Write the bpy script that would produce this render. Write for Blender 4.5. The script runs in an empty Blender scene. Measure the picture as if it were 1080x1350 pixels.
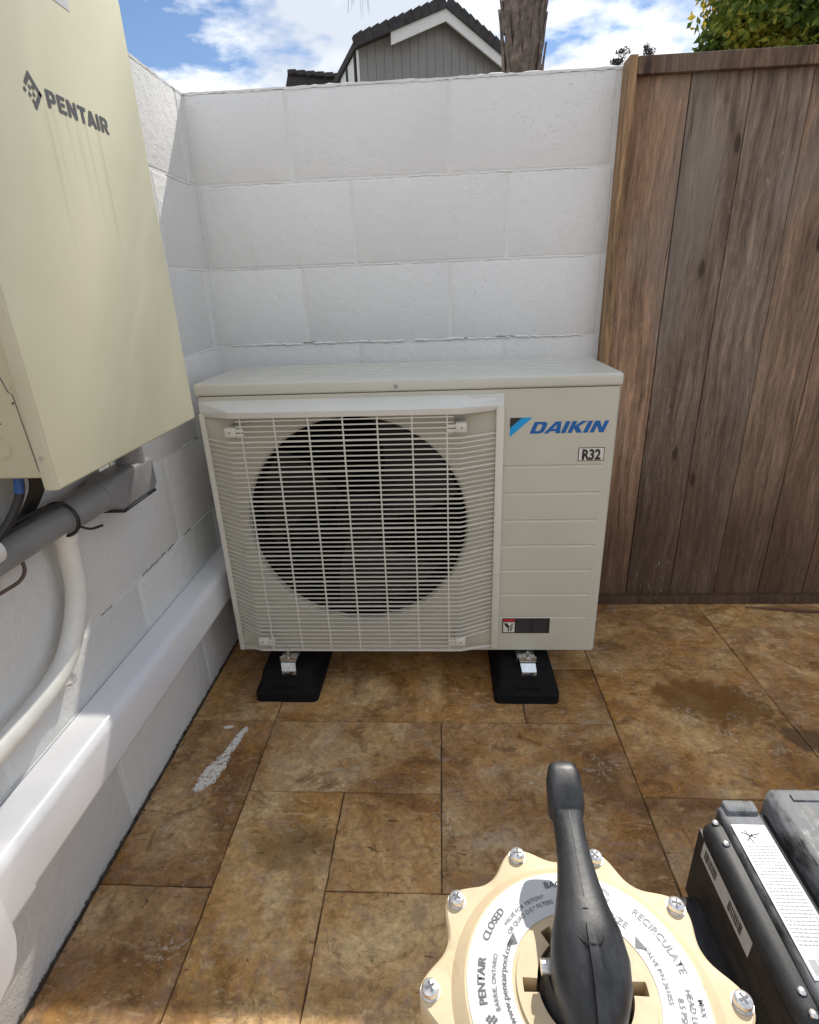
import bpy, bmesh, math, random
from mathutils import Vector, Matrix
random.seed(7)
S = bpy.context.scene
COL = S.collection
R = math.radians
# ------------------------------------------------------------------ camera
CAM = Vector((0.502, -1.188, 0.9826)); YAW, PITCH, ROLL, FPX = 0.0661, -0.3852, 0.0382, 729.35
def rot():
    return (Matrix.Rotation(YAW, 3, 'Z') @ Matrix.Rotation(PITCH, 3, 'X') @ Matrix.Rotation(ROLL, 3, 'Y'))
M3 = rot()
cd = bpy.data.cameras.new('camera'); cam = bpy.data.objects.new('camera', cd); COL.objects.link(cam)
right, fwd, up = M3 @ Vector((1, 0, 0)), M3 @ Vector((0, 1, 0)), M3 @ Vector((0, 0, 1))
mw = Matrix((right, up, -fwd)).transposed().to_4x4(); mw.translation = CAM
cam.matrix_world = mw
cd.sensor_fit = 'HORIZONTAL'; cd.sensor_width = 36; cd.lens = FPX / 1080 * 36
cd.clip_start = 0.02; cd.clip_end = 2000
S.camera = cam
# ------------------------------------------------------------------ sky and sun
SUN = Vector((-0.48, -1.0, -1.228)).normalized()          # direction the light travels
w = bpy.data.worlds.new('World'); S.world = w; w.use_nodes = True
nt = w.node_tree; nt.nodes.clear()
N = nt.nodes.new; L = nt.links.new
out = N('ShaderNodeOutputWorld'); bg = N('ShaderNodeBackground'); L(bg.outputs[0], out.inputs[0])
bg.inputs[1].default_value = 0.085
sky = N('ShaderNodeTexSky'); sky.sky_type = 'NISHITA'; sky.sun_disc = False; sky.altitude = 1200; sky.dust_density = 0.3; sky.ozone_density = 3.0
sky.sun_elevation = math.asin(-SUN.z); sky.sun_rotation = math.atan2(-SUN.x, -SUN.y)
tc = N('ShaderNodeTexCoord'); sx = N('ShaderNodeSeparateXYZ'); L(tc.outputs['Generated'], sx.inputs[0])
zz = N('ShaderNodeMath'); zz.operation = 'ADD'; L(sx.outputs[2], zz.inputs[0]); zz.inputs[1].default_value = 0.16
za = N('ShaderNodeMath'); za.operation = 'MAXIMUM'; L(zz.outputs[0], za.inputs[0]); za.inputs[1].default_value = 0.05
cx = N('ShaderNodeCombineXYZ')
for i in (0, 1):
    d = N('ShaderNodeMath'); d.operation = 'DIVIDE'; L(sx.outputs[i], d.inputs[0]); L(za.outputs[0], d.inputs[1]); L(d.outputs[0], cx.inputs[i])
cx.inputs[2].default_value = 3.3
n1 = N('ShaderNodeTexNoise'); n1.inputs['Scale'].default_value = 1.9; n1.inputs['Detail'].default_value = 9; n1.inputs['Roughness'].default_value = 0.56
L(cx.outputs[0], n1.inputs['Vector'])
cr = N('ShaderNodeValToRGB'); cr.color_ramp.elements[0].position = 0.435; cr.color_ramp.elements[1].position = 0.525
L(n1.outputs[0], cr.inputs[0])
n2 = N('ShaderNodeTexNoise'); n2.inputs['Scale'].default_value = 1.2; n2.inputs['Detail'].default_value = 6
L(cx.outputs[0], n2.inputs['Vector'])
cc = N('ShaderNodeValToRGB'); cc.color_ramp.elements[0].position = 0.40; cc.color_ramp.elements[1].position = 0.60
cc.color_ramp.elements[0].color = (5.9, 6.4, 7.2, 1); cc.color_ramp.elements[1].color = (12.6, 12.5, 12.2, 1)
L(n2.outputs[0], cc.inputs[0])
mx = N('ShaderNodeMix'); mx.data_type = 'RGBA'; L(cr.outputs[0], mx.inputs[0]); L(sky.outputs[0], mx.inputs[6]); L(cc.outputs[0], mx.inputs[7])
L(mx.outputs[2], bg.inputs[0])
sd = bpy.data.lights.new('sun', 'SUN'); sd.energy = 3.1; sd.angle = R(0.5); sd.color = (1, 0.95, 0.86)
so = bpy.data.objects.new('sun', sd); COL.objects.link(so); so.rotation_euler = SUN.to_track_quat('-Z', 'Y').to_euler(); so.location = (3, 6, 8)
vs = S.view_settings; vs.view_transform = 'Standard'; vs.look = 'None'; vs.exposure = 0.62; vs.gamma = 1; vs.use_curve_mapping = False

# ------------------------------------------------------------------ helpers
def link(o): COL.objects.link(o); return o
ORG = {}                                                     # origin of the thing each object belongs to
def thing(name, label, cat, loc, group=None):
    o = link(bpy.data.objects.new(name, None)); o.location = loc; o.empty_display_size = 0.05
    o['label'] = label; o['category'] = cat
    if group: o['group'] = group
    ORG[o] = Vector(loc); return o
def finish(bm, name, m, smooth=None):
    me = bpy.data.meshes.new(name); bmesh.ops.recalc_face_normals(bm, faces=bm.faces[:]); bm.to_mesh(me); bm.free()
    for mm in (m if isinstance(m, (list, tuple)) else [m]): me.materials.append(mm)
    if smooth is not None:
        me.shade_smooth()
        me.set_sharp_from_angle(angle=R(smooth))
    return me
def part(name, bm, m, parent=None, smooth=None, kind=None, label=None):
    """bm in world coordinates -> one mesh object, child of parent"""
    off = ORG.get(parent, Vector())
    bmesh.ops.translate(bm, verts=bm.verts[:], vec=-off)
    o = link(bpy.data.objects.new(name, finish(bm, name, m, smooth)))
    if parent is not None: o.parent = parent
    ORG[o] = off
    if kind: o['kind'] = kind
    if label: o['label'] = label
    return o
def inst(name, me, loc, parent, rotz=0, scale=None):
    o = link(bpy.data.objects.new(name, me)); o.parent = parent; o.location = Vector(loc) - ORG.get(parent, Vector())
    o.rotation_euler = (0, 0, rotz)
    if scale: o.scale = scale
    ORG[o] = Vector(loc)
    return o
def tag(o, label, cat, group=None):
    o['label'] = label; o['category'] = cat
    if group: o['group'] = group
    return o
BM = bmesh.new
def box(bm, x0, x1, y0, y1, z0, z1, bev=0, seg=2):
    t = BM() if bev else bm
    v = [t.verts.new((x, y, z)) for x in (x0, x1) for y in (y0, y1) for z in (z0, z1)]
    for f in ((0, 1, 3, 2), (4, 6, 7, 5), (0, 4, 5, 1), (2, 3, 7, 6), (0, 2, 6, 4), (1, 5, 7, 3)): t.faces.new([v[i] for i in f])
    if bev:
        bmesh.ops.bevel(t, geom=t.edges[:], offset=bev, segments=seg, affect='EDGES', profile=0.5)
        merge(bm, t)
    return bm
def merge(bm, t):
    me = bpy.data.meshes.new('tmp'); t.to_mesh(me); t.free(); bm.from_mesh(me); bpy.data.meshes.remove(me); return bm
def loft(bm, rings, cap=True, closed=True):
    rs = [[bm.verts.new(p) for p in r] for r in rings]
    for a, b in zip(rs, rs[1:]):
        n = len(a)
        for i in range(n if closed else n - 1):
            bm.faces.new((a[i], a[(i + 1) % n], b[(i + 1) % n], b[i]))
    if cap and closed:
        bm.faces.new(rs[0][::-1]); bm.faces.new(rs[-1])
    return bm
def lathe(bm, prof, c, n=32, axis='Z', cap=True):
    c = Vector(c); rings = []
    for r, h in prof:
        ring = []
        for i in range(n):
            a = 2 * math.pi * i / n; u, v = max(r, 1e-5) * math.cos(a), max(r, 1e-5) * math.sin(a)
            ring.append(c + Vector({'Z': (u, v, h), 'Y': (u, h, v), 'X': (h, u, v)}[axis]))
        rings.append(ring)
    return loft(bm, rings, cap)
def spline(pts, n=8):
    P = [Vector(p) for p in pts]; P = [2 * P[0] - P[1]] + P + [2 * P[-1] - P[-2]]; o = []
    for i in range(1, len(P) - 2):
        for k in range(n):
            t = k / n; a, b, c, d = P[i - 1], P[i], P[i + 1], P[i + 2]
            o.append(0.5 * ((2 * b) + (c - a) * t + (2 * a - 5 * b + 4 * c - d) * t * t + (3 * b - a - 3 * c + d) * t ** 3))
    o.append(P[-2]); return o
def tube(bm, pts, r, n=10, cap=True):
    pts = [Vector(p) for p in pts]; rings = []; up = None
    for i, p in enumerate(pts):
        t = (pts[min(i + 1, len(pts) - 1)] - pts[max(i - 1, 0)]).normalized()
        if up is None: up = Vector((0, 0, 1)) if abs(t.z) < 0.9 else Vector((1, 0, 0))
        a = t.cross(up).normalized(); b = a.cross(t); up = b
        rr = r[i] if isinstance(r, (list, tuple)) else r
        rings.append([p + rr * (math.cos(2 * math.pi * k / n) * a + math.sin(2 * math.pi * k / n) * b) for k in range(n)])
    return loft(bm, rings, cap)
def prism(bm, poly, f0, f1):
    """poly of 2-D points; f0 and f1 map (u, v) to 3-D"""
    return loft(bm, [[f0(*p) for p in poly], [f1(*p) for p in poly]])
def text(bm, s, size, fn, bold=0.0, shear=0.0, ax=1.0, align='LEFT', thick=None):
    """built-in lettering as flat mesh, its (u, v) sent through fn"""
    cu = bpy.data.curves.new('t', 'FONT'); cu.body = s; cu.size = size; cu.offset = bold * size; cu.shear = shear; cu.align_x = align; cu.resolution_u = 3
    o = link(bpy.data.objects.new('t', cu)); dg = bpy.context.evaluated_depsgraph_get()
    me = bpy.data.meshes.new_from_object(o.evaluated_get(dg)); t = BM(); t.from_mesh(me)
    for v in t.verts: v.co = fn(v.co.x * ax, v.co.y)
    merge(bm, t); bpy.data.objects.remove(o); bpy.data.curves.remove(cu); bpy.data.meshes.remove(me)
    return bm

# ------------------------------------------------------------------ materials
class G:
    """tiny node-graph helper"""
    def __init__(s, name):
        s.m = bpy.data.materials.new(name); s.m.use_nodes = True; s.t = s.m.node_tree; s.b = s.t.nodes['Principled BSDF']
    def n(s, ty, **k):
        q = s.t.nodes.new('ShaderNode' + ty)
        for a, b in k.items(): setattr(q, a, b)
        return q
    def l(s, a, b): s.t.links.new(a, b); return s
    def val(s, x, inp):
        if hasattr(x, 'links') or isinstance(x, bpy.types.NodeSocket): s.t.links.new(x, inp)
        else: inp.default_value = x
    def math(s, op, a, b=0.0, clamp=False):
        q = s.n('Math', operation=op, use_clamp=clamp); s.val(a, q.inputs[0]); s.val(b, q.inputs[1]); return q.outputs[0]
    def pos(s): return s.n('NewGeometry').outputs['Position']
    def objc(s): return s.n('TexCoord').outputs['Object']
    def rnd(s): return s.n('ObjectInfo').outputs['Random']
    def mapping(s, v, scale=(1, 1, 1), loc=None, rot=(0, 0, 0)):
        q = s.n('Mapping'); s.val(v, q.inputs[0]); q.inputs['Scale'].default_value = scale; q.inputs['Rotation'].default_value = rot
        if loc is not None: s.val(loc, q.inputs['Location'])
        return q.outputs[0]
    def noise(s, v, scale, detail=4, rough=0.5, dist=0.0):
        q = s.n('TexNoise'); s.val(v, q.inputs['Vector']); q.inputs['Scale'].default_value = scale; q.inputs['Detail'].default_value = detail
        q.inputs['Roughness'].default_value = rough; q.inputs['Distortion'].default_value = dist; return q.outputs[0]
    def voro(s, v, scale, feature='F1'):
        q = s.n('TexVoronoi', feature=feature); s.val(v, q.inputs['Vector']); q.inputs['Scale'].default_value = scale; return q.outputs['Distance']
    def ramp(s, v, stops):
        q = s.n('ValToRGB'); e = q.color_ramp.elements
        while len(e) < len(stops): e.new(0.5)
        for k, (p, c) in zip(e, stops): k.position = p; k.color = (*c, 1) if len(c) == 3 else c
        s.val(v, q.inputs[0]); return q.outputs[0]
    def step(s, v, a, b):
        q = s.n('MapRange', interpolation_type='SMOOTHSTEP'); s.val(v, q.inputs[0]); q.inputs[1].default_value = a; q.inputs[2].default_value = b; return q.outputs[0]
    def mix(s, f, a, b, mode='MIX'):
        q = s.n('Mix', data_type='RGBA', blend_type=mode); s.val(f, q.inputs[0])
        for x, i in ((a, 6), (b, 7)):
            if isinstance(x, tuple): q.inputs[i].default_value = (*x, 1) if len(x) == 3 else x
            else: s.l(x, q.inputs[i])
        return q.outputs[2]
    def bump(s, h, strength=0.3, dist=0.002):
        q = s.n('Bump'); q.inputs['Strength'].default_value = strength; q.inputs['Distance'].default_value = dist; s.val(h, q.inputs['Height']); s.l(q.outputs[0], s.b.inputs['Normal']); return s
    def set(s, col=None, rough=None, metal=None, spec=None):
        if col is not None: s.val((*col, 1) if isinstance(col, tuple) and len(col) == 3 else col, s.b.inputs['Base Color'])
        if rough is not None: s.val(rough, s.b.inputs['Roughness'])
        if metal is not None: s.b.inputs['Metallic'].default_value = metal
        if spec is not None: s.b.inputs['Specular IOR Level'].default_value = spec
        return s
def plain(name, col, rough=0.5, var=0.12, scale=30, metal=0.0, bump=0.0, spec=0.5, bscale=None):
    g = G(name); p = g.pos(); n = g.noise(p, scale, 6, 0.6)
    lo = tuple(c * (1 - var) for c in col); hi = tuple(min(1, c * (1 + var)) for c in col)
    g.set(g.ramp(n, [(0.3, lo), (0.7, hi)]), g.math('MULTIPLY_ADD', n, 0.25) if False else None, metal, spec)
    r = g.n('MapRange'); g.l(n, r.inputs[0]); r.inputs[3].default_value = max(0.05, rough - 0.1); r.inputs[4].default_value = min(1, rough + 0.1); g.l(r.outputs[0], g.b.inputs['Roughness'])
    if bump: g.bump(g.noise(p, bscale or scale * 6, 4, 0.6), bump, 0.001)
    return g.m
def wall_paint(name, tint=(1, 1, 1), pits=1.0, grain=1.0):
    g = G(name); p = g.pos()
    big = g.noise(p, 3.0, 5, 0.6); fine = g.noise(p, 170, 5, 0.7); mid = g.noise(p, 38, 5, 0.65)
    c = g.ramp(big, [(0.25, tuple(0.72 * t for t in tint)), (0.75, tuple(0.80 * t for t in tint))])
    c = g.mix(1.0, c, g.ramp(g.rnd(), [(0.0, (0.98, 0.98, 0.98)), (1.0, (1.02, 1.02, 1.02))]), 'MULTIPLY')
    dirt = g.step(g.noise(p, 11, 8, 0.75), 0.60, 0.80)
    c = g.mix(g.math('MULTIPLY', dirt, 0.30), c, (0.50, 0.49, 0.45))
    run = g.math('MULTIPLY', g.step(g.noise(g.mapping(p, (55, 55, 2.2)), 1.0, 4, 0.6), 0.62, 0.72), g.step(g.noise(p, 4, 2), 0.52, 0.62))
    c = g.mix(g.math('MULTIPLY', run, 0.18), c, (0.42, 0.40, 0.36))
    region = g.step(g.noise(p, 6, 3), 0.46, 0.62)
    hole = g.math('MULTIPLY', g.math('SUBTRACT', 1.0, g.step(g.voro(p, 210), 0.10, 0.28)), g.math('MULTIPLY', region, g.step(g.noise(p, 60, 2), 0.50, 0.56)))
    c = g.mix(g.math('MULTIPLY', hole, 0.38 * pits), c, (0.24, 0.24, 0.23))
    g.set(c, 0.75, spec=0.3)
    h = g.math('ADD', g.math('MULTIPLY', fine, 0.9 * grain), g.math('MULTIPLY', mid, 1.6 * grain))
    h = g.math('SUBTRACT', h, g.math('MULTIPLY', hole, 1.2 * pits))
    g.bump(h, 0.60, 0.0026)
    return g.m
M = {}
M['wall'] = wall_paint('painted_block', (1.02, 1.025, 1.03), 1.0, 1.0)
M['mortar'] = wall_paint('painted_mortar', (1.02, 1.02, 1.01), 0.5, 1.3)
M['wall_side'] = wall_paint('painted_block_side', (0.98, 0.97, 0.945), 1.0, 1.7)
def travertine():
    g = G('travertine'); p = g.pos(); r = g.rnd()
    cmb = g.n('CombineXYZ')
    for i, k in enumerate((37.0, 61.0, 23.0)): g.l(g.math('MULTIPLY', r, k), cmb.inputs[i])
    q = g.n('VectorMath', operation='ADD'); g.l(p, q.inputs[0]); g.l(cmb.outputs[0], q.inputs[1]); v = q.outputs[0]
    a = g.noise(v, 4.2, 10, 0.62, 0.9); b = g.noise(v, 17, 8, 0.7, 0.6); f = g.noise(v, 120, 6, 0.75); veins = g.noise(g.mapping(v, (3.2, 9, 1), rot=(0, 0, 0.6)), 3.2, 8, 0.72, 2.2)
    c = g.ramp(a, [(0.32, (0.15, 0.078, 0.030)), (0.42, (0.26, 0.150, 0.064)), (0.49, (0.35, 0.222, 0.106)), (0.56, (0.44, 0.305, 0.165)), (0.64, (0.53, 0.40, 0.235)), (0.74, (0.36, 0.225, 0.12))])
    w1 = g.noise(v, 3.4, 6, 0.62, 1.6); w2 = g.noise(v, 8.5, 8, 0.7, 2.0); mot = g.noise(v, 34, 8, 0.72, 0.9)
    c = g.mix(g.math('MULTIPLY', g.step(w1, 0.50, 0.62), 0.55), c, (0.37, 0.195, 0.050))
    c = g.mix(g.math('MULTIPLY', g.step(w2, 0.52, 0.62), 0.50), c, (0.30, 0.200, 0.150))
    c = g.mix(g.math('MULTIPLY', g.step(w2, 0.47, 0.36), 0.60), c, (0.155, 0.078, 0.028))
    c = g.mix(g.math('MULTIPLY', g.step(veins, 0.555, 0.62), 0.50), c, (0.52, 0.40, 0.25))
    c = g.mix(g.math('MULTIPLY', g.step(veins, 0.43, 0.37), 0.45), c, (0.17, 0.095, 0.055))
    tint = g.ramp(r, [(0.0, (0.74, 0.70, 0.70)), (0.25, (1.0, 0.90, 0.78)), (0.5, (1.14, 1.14, 1.14)), (0.75, (0.88, 0.82, 0.83)), (1.0, (1.25, 1.16, 1.0))])
    c = g.mix(1.0, c, tint, 'MULTIPLY')
    c = g.mix(0.55, c, g.ramp(mot, [(0.34, (0.55, 0.53, 0.50)), (0.5, (1.0, 1.0, 1.0)), (0.64, (1.40, 1.42, 1.45))]), 'MULTIPLY')
    c = g.mix(1.0, c, (1.13, 1.09, 0.98), 'MULTIPLY')
    chalk = g.math('MULTIPLY', g.step(g.noise(v, 6.5, 9, 0.72, 1.4), 0.56, 0.64), g.step(g.noise(v, 45, 6, 0.75, 0.5), 0.42, 0.56))
    c = g.mix(g.math('MULTIPLY', chalk, 0.55), c, (0.43, 0.345, 0.255))
    rust = g.math('MULTIPLY', g.step(g.noise(v, 3.1, 8, 0.7, 1.8), 0.55, 0.63), g.step(g.noise(v, 28, 5, 0.7), 0.36, 0.56))
    c = g.mix(g.math('MULTIPLY', rust, 0.60), c, (0.155, 0.074, 0.026))
    bed = g.math('MULTIPLY', g.step(g.noise(g.mapping(v, (30, 130, 30), rot=(0, 0, 0.35)), 1.0, 5, 0.7, 0.8), 0.355, 0.315), g.step(g.noise(v, 4.5, 3), 0.44, 0.56))
    c = g.mix(g.math('MULTIPLY', bed, 0.75), c, (0.062, 0.036, 0.02))
    c = g.mix(0.55, c, g.ramp(f, [(0.32, (0.60, 0.60, 0.60)), (0.66, (1.40, 1.40, 1.40))]), 'MULTIPLY')
    # pale mineral chips
    chips = g.math('MULTIPLY', g.step(g.noise(v, 70, 6, 0.75, 0.7), 0.60, 0.635), g.step(g.noise(v, 7, 3), 0.47, 0.58))
    c = g.mix(g.math('MULTIPLY', chips, 0.65), c, (0.46, 0.40, 0.32))
    # dark pits
    pits = g.math('MULTIPLY', g.step(g.noise(v, 75, 4, 0.7, 0.8), 0.36, 0.30), g.step(g.noise(v, 5, 3), 0.45, 0.6))
    c = g.mix(g.math('MULTIPLY', pits, 0.7), c, (0.05, 0.03, 0.018))
    # stains and deposits that lie on the paving
    sp = g.n('SeparateXYZ'); g.l(p, sp.inputs[0])
    def blob(x, y, rx, ry, rot, ns, na, lo, hi):
        m = g.n('Mapping', vector_type='TEXTURE'); g.l(p, m.inputs[0]); m.inputs['Location'].default_value = (x, y, 0); m.inputs['Rotation'].default_value = (0, 0, rot); m.inputs['Scale'].default_value = (rx, ry, 1)
        s2 = g.n('SeparateXYZ'); g.l(m.outputs[0], s2.inputs[0])
        d = g.math('ADD', g.math('MULTIPLY', s2.outputs[0], s2.outputs[0]), g.math('MULTIPLY', s2.outputs[1], s2.outputs[1]))
        d = g.math('ADD', g.math('POWER', d, 0.5), g.math('MULTIPLY', g.math('SUBTRACT', g.noise(p, ns, 7, 0.7, 0.4), 0.5), na))
        return g.step(d, hi, lo)
    wet = blob(1.17, -0.050, 0.17, 0.085, -0.25, 22, 1.6, 0.70, 1.05)
    c = g.mix(g.math('MULTIPLY', wet, 0.78), c, (0.165, 0.076, 0.016))
    wet2 = blob(0.20, -0.465, 0.10, 0.055, 0.1, 26, 2.2, 0.4, 1.1)
    c = g.mix(g.math('MULTIPLY', wet2, 0.55), c, (0.15, 0.082, 0.024))
    wet3 = blob(1.33, -0.18, 0.10, 0.05, -0.6, 26, 1.8, 0.6, 0.9)
    c = g.mix(g.math('MULTIPLY', wet3, 0.7), c, (0.07, 0.04, 0.02))
    sp1 = g.math('MAXIMUM', blob(-0.020, -0.295, 0.026, 0.060, -0.30, 32, 1.7, 0.82, 0.92), g.math('MAXIMUM', blob(0.000, -0.215, 0.012, 0.075, -0.22, 40, 1.5, 0.80, 0.94), blob(-0.030, -0.155, 0.018, 0.008, 0.2, 60, 1.8, 0.6, 0.8)))
    holes = g.step(g.noise(p, 110, 6, 0.78), 0.43, 0.47)
    c = g.mix(g.math('MULTIPLY', sp1, holes), c, (0.80, 0.78, 0.73))
    for x, y, rx, ry in ((1.085, -0.10, 0.05, 0.05), (1.285, -0.03, 0.06, 0.085), (1.20, -0.115, 0.045, 0.04), (0.035, -0.645, 0.035, 0.035), (0.50, -0.40, 0.03, 0.09), (0.84, -0.26, 0.06, 0.05), (0.72, -0.30, 0.06, 0.07), (1.15, -0.17, 0.03, 0.03), (0.97, 0.05, 0.02, 0.08)):
        k = g.math('MULTIPLY', blob(x, y, rx, ry, 0.4, 30, 2.6, 0.35, 0.95), g.step(g.noise(p, 105, 5, 0.75, 0.6), 0.53, 0.60))
        c = g.mix(g.math('MULTIPLY', k, 0.6), c, (0.60, 0.56, 0.48))
    g.set(c, None, spec=0.35)
    g.l(g.step(g.math('SUBTRACT', b, g.math('MULTIPLY', wet, 0.25)), -0.6, 1.1), g.b.inputs['Roughness'])
    h = g.math('ADD', g.math('MULTIPLY', f, 0.35), g.math('MULTIPLY', b, 0.9)); h = g.math('SUBTRACT', h, g.math('MULTIPLY', g.math('MAXIMUM', pits, bed), 0.9)); h = g.math('ADD', h, g.math('MULTIPLY', chips, 0.3))
    g.bump(h, 0.8, 0.0030)
    return g.m
M['tile'] = travertine()
M['grit'] = plain('wall_foot_grit', (0.085, 0.068, 0.05), 0.95, 0.6, 90)
M['grout'] = plain('joint_dirt', (0.075, 0.055, 0.036), 0.9, 0.6, 60, bump=0.6)
def wood(name, lo, mid, hi, wear=0.5):
    g = G(name); p = g.objc(); r = g.rnd(); wp = g.pos()
    cmb = g.n('CombineXYZ'); g.l(g.math('MULTIPLY', r, 40.0), cmb.inputs[0]); g.l(g.math('MULTIPLY', r, 13.0), cmb.inputs[2])
    q = g.n('VectorMath', operation='ADD'); g.l(p, q.inputs[0]); g.l(cmb.outputs[0], q.inputs[1]); v = q.outputs[0]
    warp = g.noise(g.mapping(v, (2, 2, 1.0)), 2.0, 2)
    vm = g.n('VectorMath', operation='MULTIPLY_ADD'); wc = g.n('CombineXYZ'); g.l(warp, wc.inputs[0]); g.l(wc.outputs[0], vm.inputs[0]); vm.inputs[1].default_value = (0.06, 0, 0); g.l(v, vm.inputs[2]); v2 = vm.outputs[0]
    gr = g.noise(g.mapping(v2, (75, 75, 4.0)), 1.0, 8, 0.70); wide = g.noise(g.mapping(v2, (15, 15, 2.0)), 1.0, 7, 0.65); fine = g.noise(g.mapping(v2, (260, 260, 26)), 1.0, 4, 0.7)
    c = g.ramp(wide, [(0.28, lo), (0.5, mid), (0.74, hi)])
    c = g.mix(0.85, c, g.ramp(gr, [(0.34, (0.40, 0.38, 0.37)), (0.5, (0.95, 0.95, 0.95)), (0.65, (1.55, 1.52, 1.48))]), 'MULTIPLY')
    c = g.mix(0.7, c, g.ramp(fine, [(0.34, (0.6, 0.6, 0.6)), (0.66, (1.35, 1.35, 1.35))]), 'MULTIPLY')
    c = g.mix(1.0, c, g.n('ObjectInfo').outputs['Color'], 'MULTIPLY')
    sk = g.n('SeparateXYZ'); g.l(v, sk.inputs[0]); ck = g.n('CombineXYZ'); g.l(g.math('MULTIPLY', sk.outputs[0], 7.0), ck.inputs[0]); g.l(g.math('MULTIPLY', sk.outputs[2], 2.4), ck.inputs[1])
    vk = g.n('TexVoronoi', voronoi_dimensions='2D'); g.l(ck.outputs[0], vk.inputs['Vector']); vk.inputs['Scale'].default_value = 1.0; kn = vk.outputs['Distance']
    keep = g.n('SeparateColor'); g.l(vk.outputs['Color'], keep.inputs[0]); kp = g.step(keep.outputs[0], 0.60, 0.62)
    knot = g.step(g.math('ADD', kn, g.math('MULTIPLY', g.math('SUBTRACT', gr, 0.5), 0.05)), 0.075, 0.030)
    c = g.mix(g.math('MULTIPLY', g.math('MULTIPLY', g.step(kn, 0.24, 0.06), kp), 0.35), c, (0.10, 0.058, 0.036))
    knot = g.math('MULTIPLY', knot, kp)
    c = g.mix(g.math('MULTIPLY', knot, 0.85), c, (0.035, 0.022, 0.016))
    # splash-back damp staining along the foot, with its own ragged edge, and grey weathered patches
    s3 = g.n('SeparateXYZ'); g.l(wp, s3.inputs[0])
    edge = g.math('ADD', s3.outputs[2], g.math('MULTIPLY', g.math('SUBTRACT', g.noise(g.mapping(wp, (9, 9, 3)), 1.0, 5, 0.6), 0.5), 0.5))
    c = g.mix(g.math('MULTIPLY', g.step(edge, 0.62, 0.15), 0.62), c, (0.062, 0.033, 0.019))
    gp = g.step(g.noise(g.mapping(wp, (5, 5, 2.2)), 1.0, 4), 0.48, 0.66)
    up = g.step(s3.outputs[2], 0.35, 0.95)
    c = g.mix(g.math('MULTIPLY', g.math('MULTIPLY', gp, up), wear), c, (0.225, 0.195, 0.17))
    cr_ = g.math('MULTIPLY', g.step(g.noise(g.mapping(v2, (150, 150, 3.0)), 1.0, 3, 0.5), 0.36, 0.31), g.step(g.noise(g.mapping(v, (9, 9, 4)), 1.0, 2), 0.50, 0.60))
    c = g.mix(g.math('MULTIPLY', cr_, 0.8), c, (0.04, 0.028, 0.02))
    fl = g.math('MULTIPLY', g.step(g.noise(g.mapping(v, (110, 110, 24)), 1.0, 4, 0.7), 0.59, 0.66), g.step(g.noise(wp, 5, 2), 0.5, 0.62))
    c = g.mix(g.math('MULTIPLY', fl, 0.45), c, (0.42, 0.38, 0.35))
    g.set(c, 0.8, spec=0.25)
    g.bump(g.math('SUBTRACT', g.math('ADD', gr, g.math('MULTIPLY', fine, 0.4)), knot), 0.5, 0.0018)
    return g.m
M['wood'] = wood('weathered_redwood', (0.130, 0.080, 0.053), (0.225, 0.150, 0.104), (0.335, 0.235, 0.165))
M['wood_trim'] = wood('redwood_trim', (0.19, 0.115, 0.065), (0.31, 0.195, 0.11), (0.40, 0.26, 0.16), 0.15)
M['wood_dark'] = wood('dark_redwood_rail', (0.085, 0.055, 0.038), (0.14, 0.092, 0.064), (0.20, 0.135, 0.095), 0.2)
M['ivory'] = plain('ivory_enamel', (0.545, 0.53, 0.445), 0.42, 0.04, 5, bump=0.05, bscale=300)
M['ivory_lid'] = plain('ivory_lid', (0.57, 0.565, 0.51), 0.36, 0.03, 14)
M['ivory_grille'] = plain('ivory_grille', (0.66, 0.64, 0.575), 0.45, 0.05, 20)
M['hood'] = plain('ivory_hood', (0.66, 0.65, 0.61), 0.33, 0.05, 9)
M['fan_black'] = plain('fan_black', (0.006, 0.005, 0.006), 0.6, 0.2, 20, spec=0.2)
M['inner_dark'] = plain('inner_dark', (0.006, 0.005, 0.005), 0.9, 0.2, 20, spec=0.1)
M['rubber'] = plain('black_rubber', (0.006, 0.006, 0.007), 0.8, 0.3, 60, bump=0.4, spec=0.2)
M['zinc'] = plain('zinc_plated', (0.72, 0.76, 0.80), 0.28, 0.15, 60, metal=1.0)
M['stainless'] = plain('stainless', (0.74, 0.72, 0.70), 0.30, 0.12, 90, metal=1.0)
M['duct'] = G('white_pvc_cover').set((0.80, 0.80, 0.815), 0.24, spec=0.5).m
M['white_pipe'] = plain('white_conduit', (0.74, 0.73, 0.68), 0.5, 0.07, 26, bump=0.15)
M['grey_pvc'] = plain('grey_pvc', (0.245, 0.245, 0.25), 0.42, 0.15, 14, bump=0.1)
M['black_cable'] = plain('black_cable', (0.02, 0.02, 0.022), 0.5, 0.3, 40)
M['brown_cable'] = plain('brown_cable', (0.10, 0.065, 0.05), 0.6, 0.3, 40)
M['blue_wire'] = plain('blue_wire', (0.02, 0.09, 0.32), 0.4, 0.1, 40)
M['ink_blue'] = plain('logo_blue', (0.0, 0.115, 0.40), 0.4, 0.02, 40)
M['ink_sky'] = plain('logo_light_blue', (0.0, 0.33, 0.72), 0.4, 0.02, 40)
M['ink_black'] = plain('ink_black', (0.02, 0.02, 0.022), 0.45, 0.1, 40)
M['ink_grey'] = plain('ink_grey', (0.085, 0.088, 0.10), 0.5, 0.15, 80)
M['ink_faded'] = plain('ink_faded', (0.27, 0.27, 0.29), 0.5, 0.2, 120)
M['ink_red'] = plain('ink_red', (0.50, 0.03, 0.03), 0.4, 0.05, 40)
M['paper'] = plain('label_white', (0.62, 0.625, 0.64), 0.42, 0.05, 25)
M['paper_silver'] = plain('label_silver', (0.50, 0.52, 0.54), 0.35, 0.10, 60)
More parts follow.
